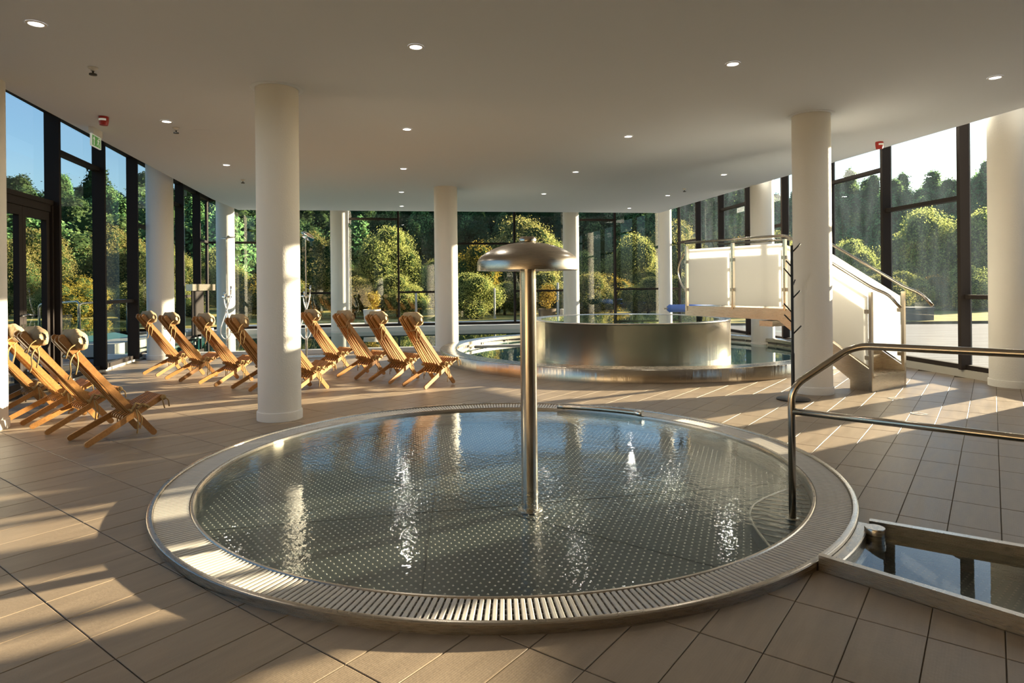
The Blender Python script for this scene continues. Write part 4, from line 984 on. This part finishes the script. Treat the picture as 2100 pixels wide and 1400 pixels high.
# wooded hill
FP = []; FD = []
for seed, w, h, n_l, z in ((101, 6.0, 7.0, 6500, 0.2), (102, 5.2, 8.2, 6500, 0.2), (103, 7.0, 6.4, 7000, 0.2), (104, 4.2, 9.0, 5500, 0.4)):
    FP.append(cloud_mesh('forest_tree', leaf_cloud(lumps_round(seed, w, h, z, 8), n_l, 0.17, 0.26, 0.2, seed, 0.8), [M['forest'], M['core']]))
    me = FP[-1].copy(); me.materials[0] = M['pine_shade']; FD.append(me)
cnt = 0; th_list = []
k = 0
while cnt < 285 and k < 4000:
    k += 1; th = TH0+R(13)+(TH1-TH0-R(13.5))*((k*0.61803) % 1.0); r = hill_foot(th)+2+58*((k*0.7548) % 1.0)**0.8
    if any(abs(a-th)*r < 3.3 and abs(b_-r) < 4.0 for a, b_ in th_list): continue
    th_list.append((th, r))
    dk = random.random() < (0.85 if R(-19) < th < R(9) else (0.55 if th < 0 else 0.0))  # leaves with painted shade gather on the back and left slopes
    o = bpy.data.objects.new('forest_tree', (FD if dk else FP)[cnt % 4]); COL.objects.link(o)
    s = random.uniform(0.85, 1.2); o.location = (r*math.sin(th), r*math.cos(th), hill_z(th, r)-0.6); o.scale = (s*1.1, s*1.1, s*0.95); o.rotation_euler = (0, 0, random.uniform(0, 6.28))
    sect = 'left' if th < R(-17) else ('back' if th < R(15) else 'right'); rf = r-hill_foot(th); hgt = 'at the foot of' if rf < 18 else ('halfway up' if rf < 38 else 'on the crest of')
    tag(o, '%s tree %s the wooded hill, seen through the %s windows' % ('shaded dark green' if dk else 'leafy green', hgt, sect), 'tree', '%s trees %s the wooded hill in the %s windows' % ('dark' if dk else 'leafy', hgt, sect)); cnt += 1

# ------------------------------------------------------------------ small things outdoors
pl = thing('planter_box', 'dark grey planter box on the terrace outside the right windows', 'planter', (14.1, 22.5, -0.02))
obj('box', MB().box((0, 0, 0.25), (0.9, 0.8, 0.5), R(8)), M['planter'], pl); obj('rim', MB().box((0, 0, 0.49), (0.96, 0.86, 0.06), R(8)), M['planter'], pl)
def pot(x, y, h, r, mt_, label, plant=None, square=False):
    t = thing('plant_pot', label, 'plant pot', (x, y, 0.12), 0, None)
    if square: obj('box', MB().box((0, 0, h/2), (2*r, 2*r, h), R(10)), mt_, t)
    else: obj('tub', MB().lathe([(0.0, 0.0), (r*0.8, 0.0), (r, h), (r*0.93, h), (r*0.9, h-0.05), (0.0, h-0.05)], n_=24), mt_, t)
    if plant:
        me = cloud_mesh('foliage', leaf_cloud([(0, 0, h+plant*0.55, r*1.0, r*1.0, plant*0.55)], 1200, 0.04, 0.08, 0.2, int(x*10) % 97, 0.0, 0.5), [M['golden'], M['core']])
        o = bpy.data.objects.new('shrub', me); COL.objects.link(o); o.parent = t
    return t
pot(-4.80, 21.9, 0.50, 0.30, M['concrete'], 'grey pot with a yellow shrub outside behind the deck chairs', 0.55)
pot(1.22, 22.4, 0.45, 0.32, M['bark'], 'brown tub with a slim yellow plant outside right of the mushroom pole', 0.8)
pot(1.95, 22.6, 0.42, 0.22, M['paving'], 'square pale pot outside beside the brown tub', None, True)
for x, y, h, lb in ((-0.72, 26.0, 1.25, 'pale slim post on the lawn left of the mushroom pole'), (-3.75, 25.0, 1.15, 'pale slim post on the lawn behind the third right row chair'), (1.75, 24.5, 1.45, 'pale slim post beside the pale pot outside')):
    t = thing('lawn_post', lb, 'post', (x, y, 0.05)); obj('shaft', MB().lathe([(0.045, 0), (0.04, h*0.98), (0.0, h)], n_=12), M['concrete'], t); obj('foot', MB().lathe([(0.07, 0.0), (0.07, 0.05), (0.045, 0.06)], n_=12), M['concrete'], t)
op = thing('outdoor_pool', 'raised outdoor pool with pale edge beyond the left windows', 'pool', (-13, 16, -0.04))
oa, ob = Vector((-9.2, 12.2, 0)), Vector((-17.5, 17.5, 0)); od = (ob-oa).normalized(); on = Vector((od.y, -od.x, 0))*-1
obj('edge_wall', MB().bar(oa+Vector((0, 0, 0.18)), ob+Vector((0, 0, 0.18)), 0.35, 0.42), M['concrete'], op, True)
pp = [oa, ob, ob+Vector((3, 5, 0)), oa+Vector((-0.6, 5.2, 0))]
obj('water', MB().add([(p.x, p.y, 0.36) for p in pp], [(0, 1, 2, 3)]), M['water_calm'], op, True)
obj('basin_floor', MB().add([(p.x, p.y, 0.0) for p in pp], [(0, 1, 2, 3)]), M['pooltile'], op, True)
def loop_rail(p, q, label):
    t = thing('pool_rail', label, 'handrail', tuple(p)); p, q = Vector(p), Vector(q)
    obj('rail_tube', MB().tube(smooth_path([p, p+Vector((0, 0, 0.72)), q+Vector((0, 0, 0.78)), q], 0.1), 0.025, 10), M['tube'], t, True)
    obj('foot', MB().lathe([(0.025, 0), (0.05, 0), (0.05, 0.02), (0.025, 0.02)], c=tuple(p), n_=12), M['tube'], t, True)
loop_rail((-10.35, 14.0, 0.36), (-9.4, 13.9, 0.36), 'bent steel pool rail seen through the glazed door')
loop_rail((-9.62, 14.2, 0.36), (-9.2, 15.3, 0.36), 'bent steel pool rail seen through the first window by the door')
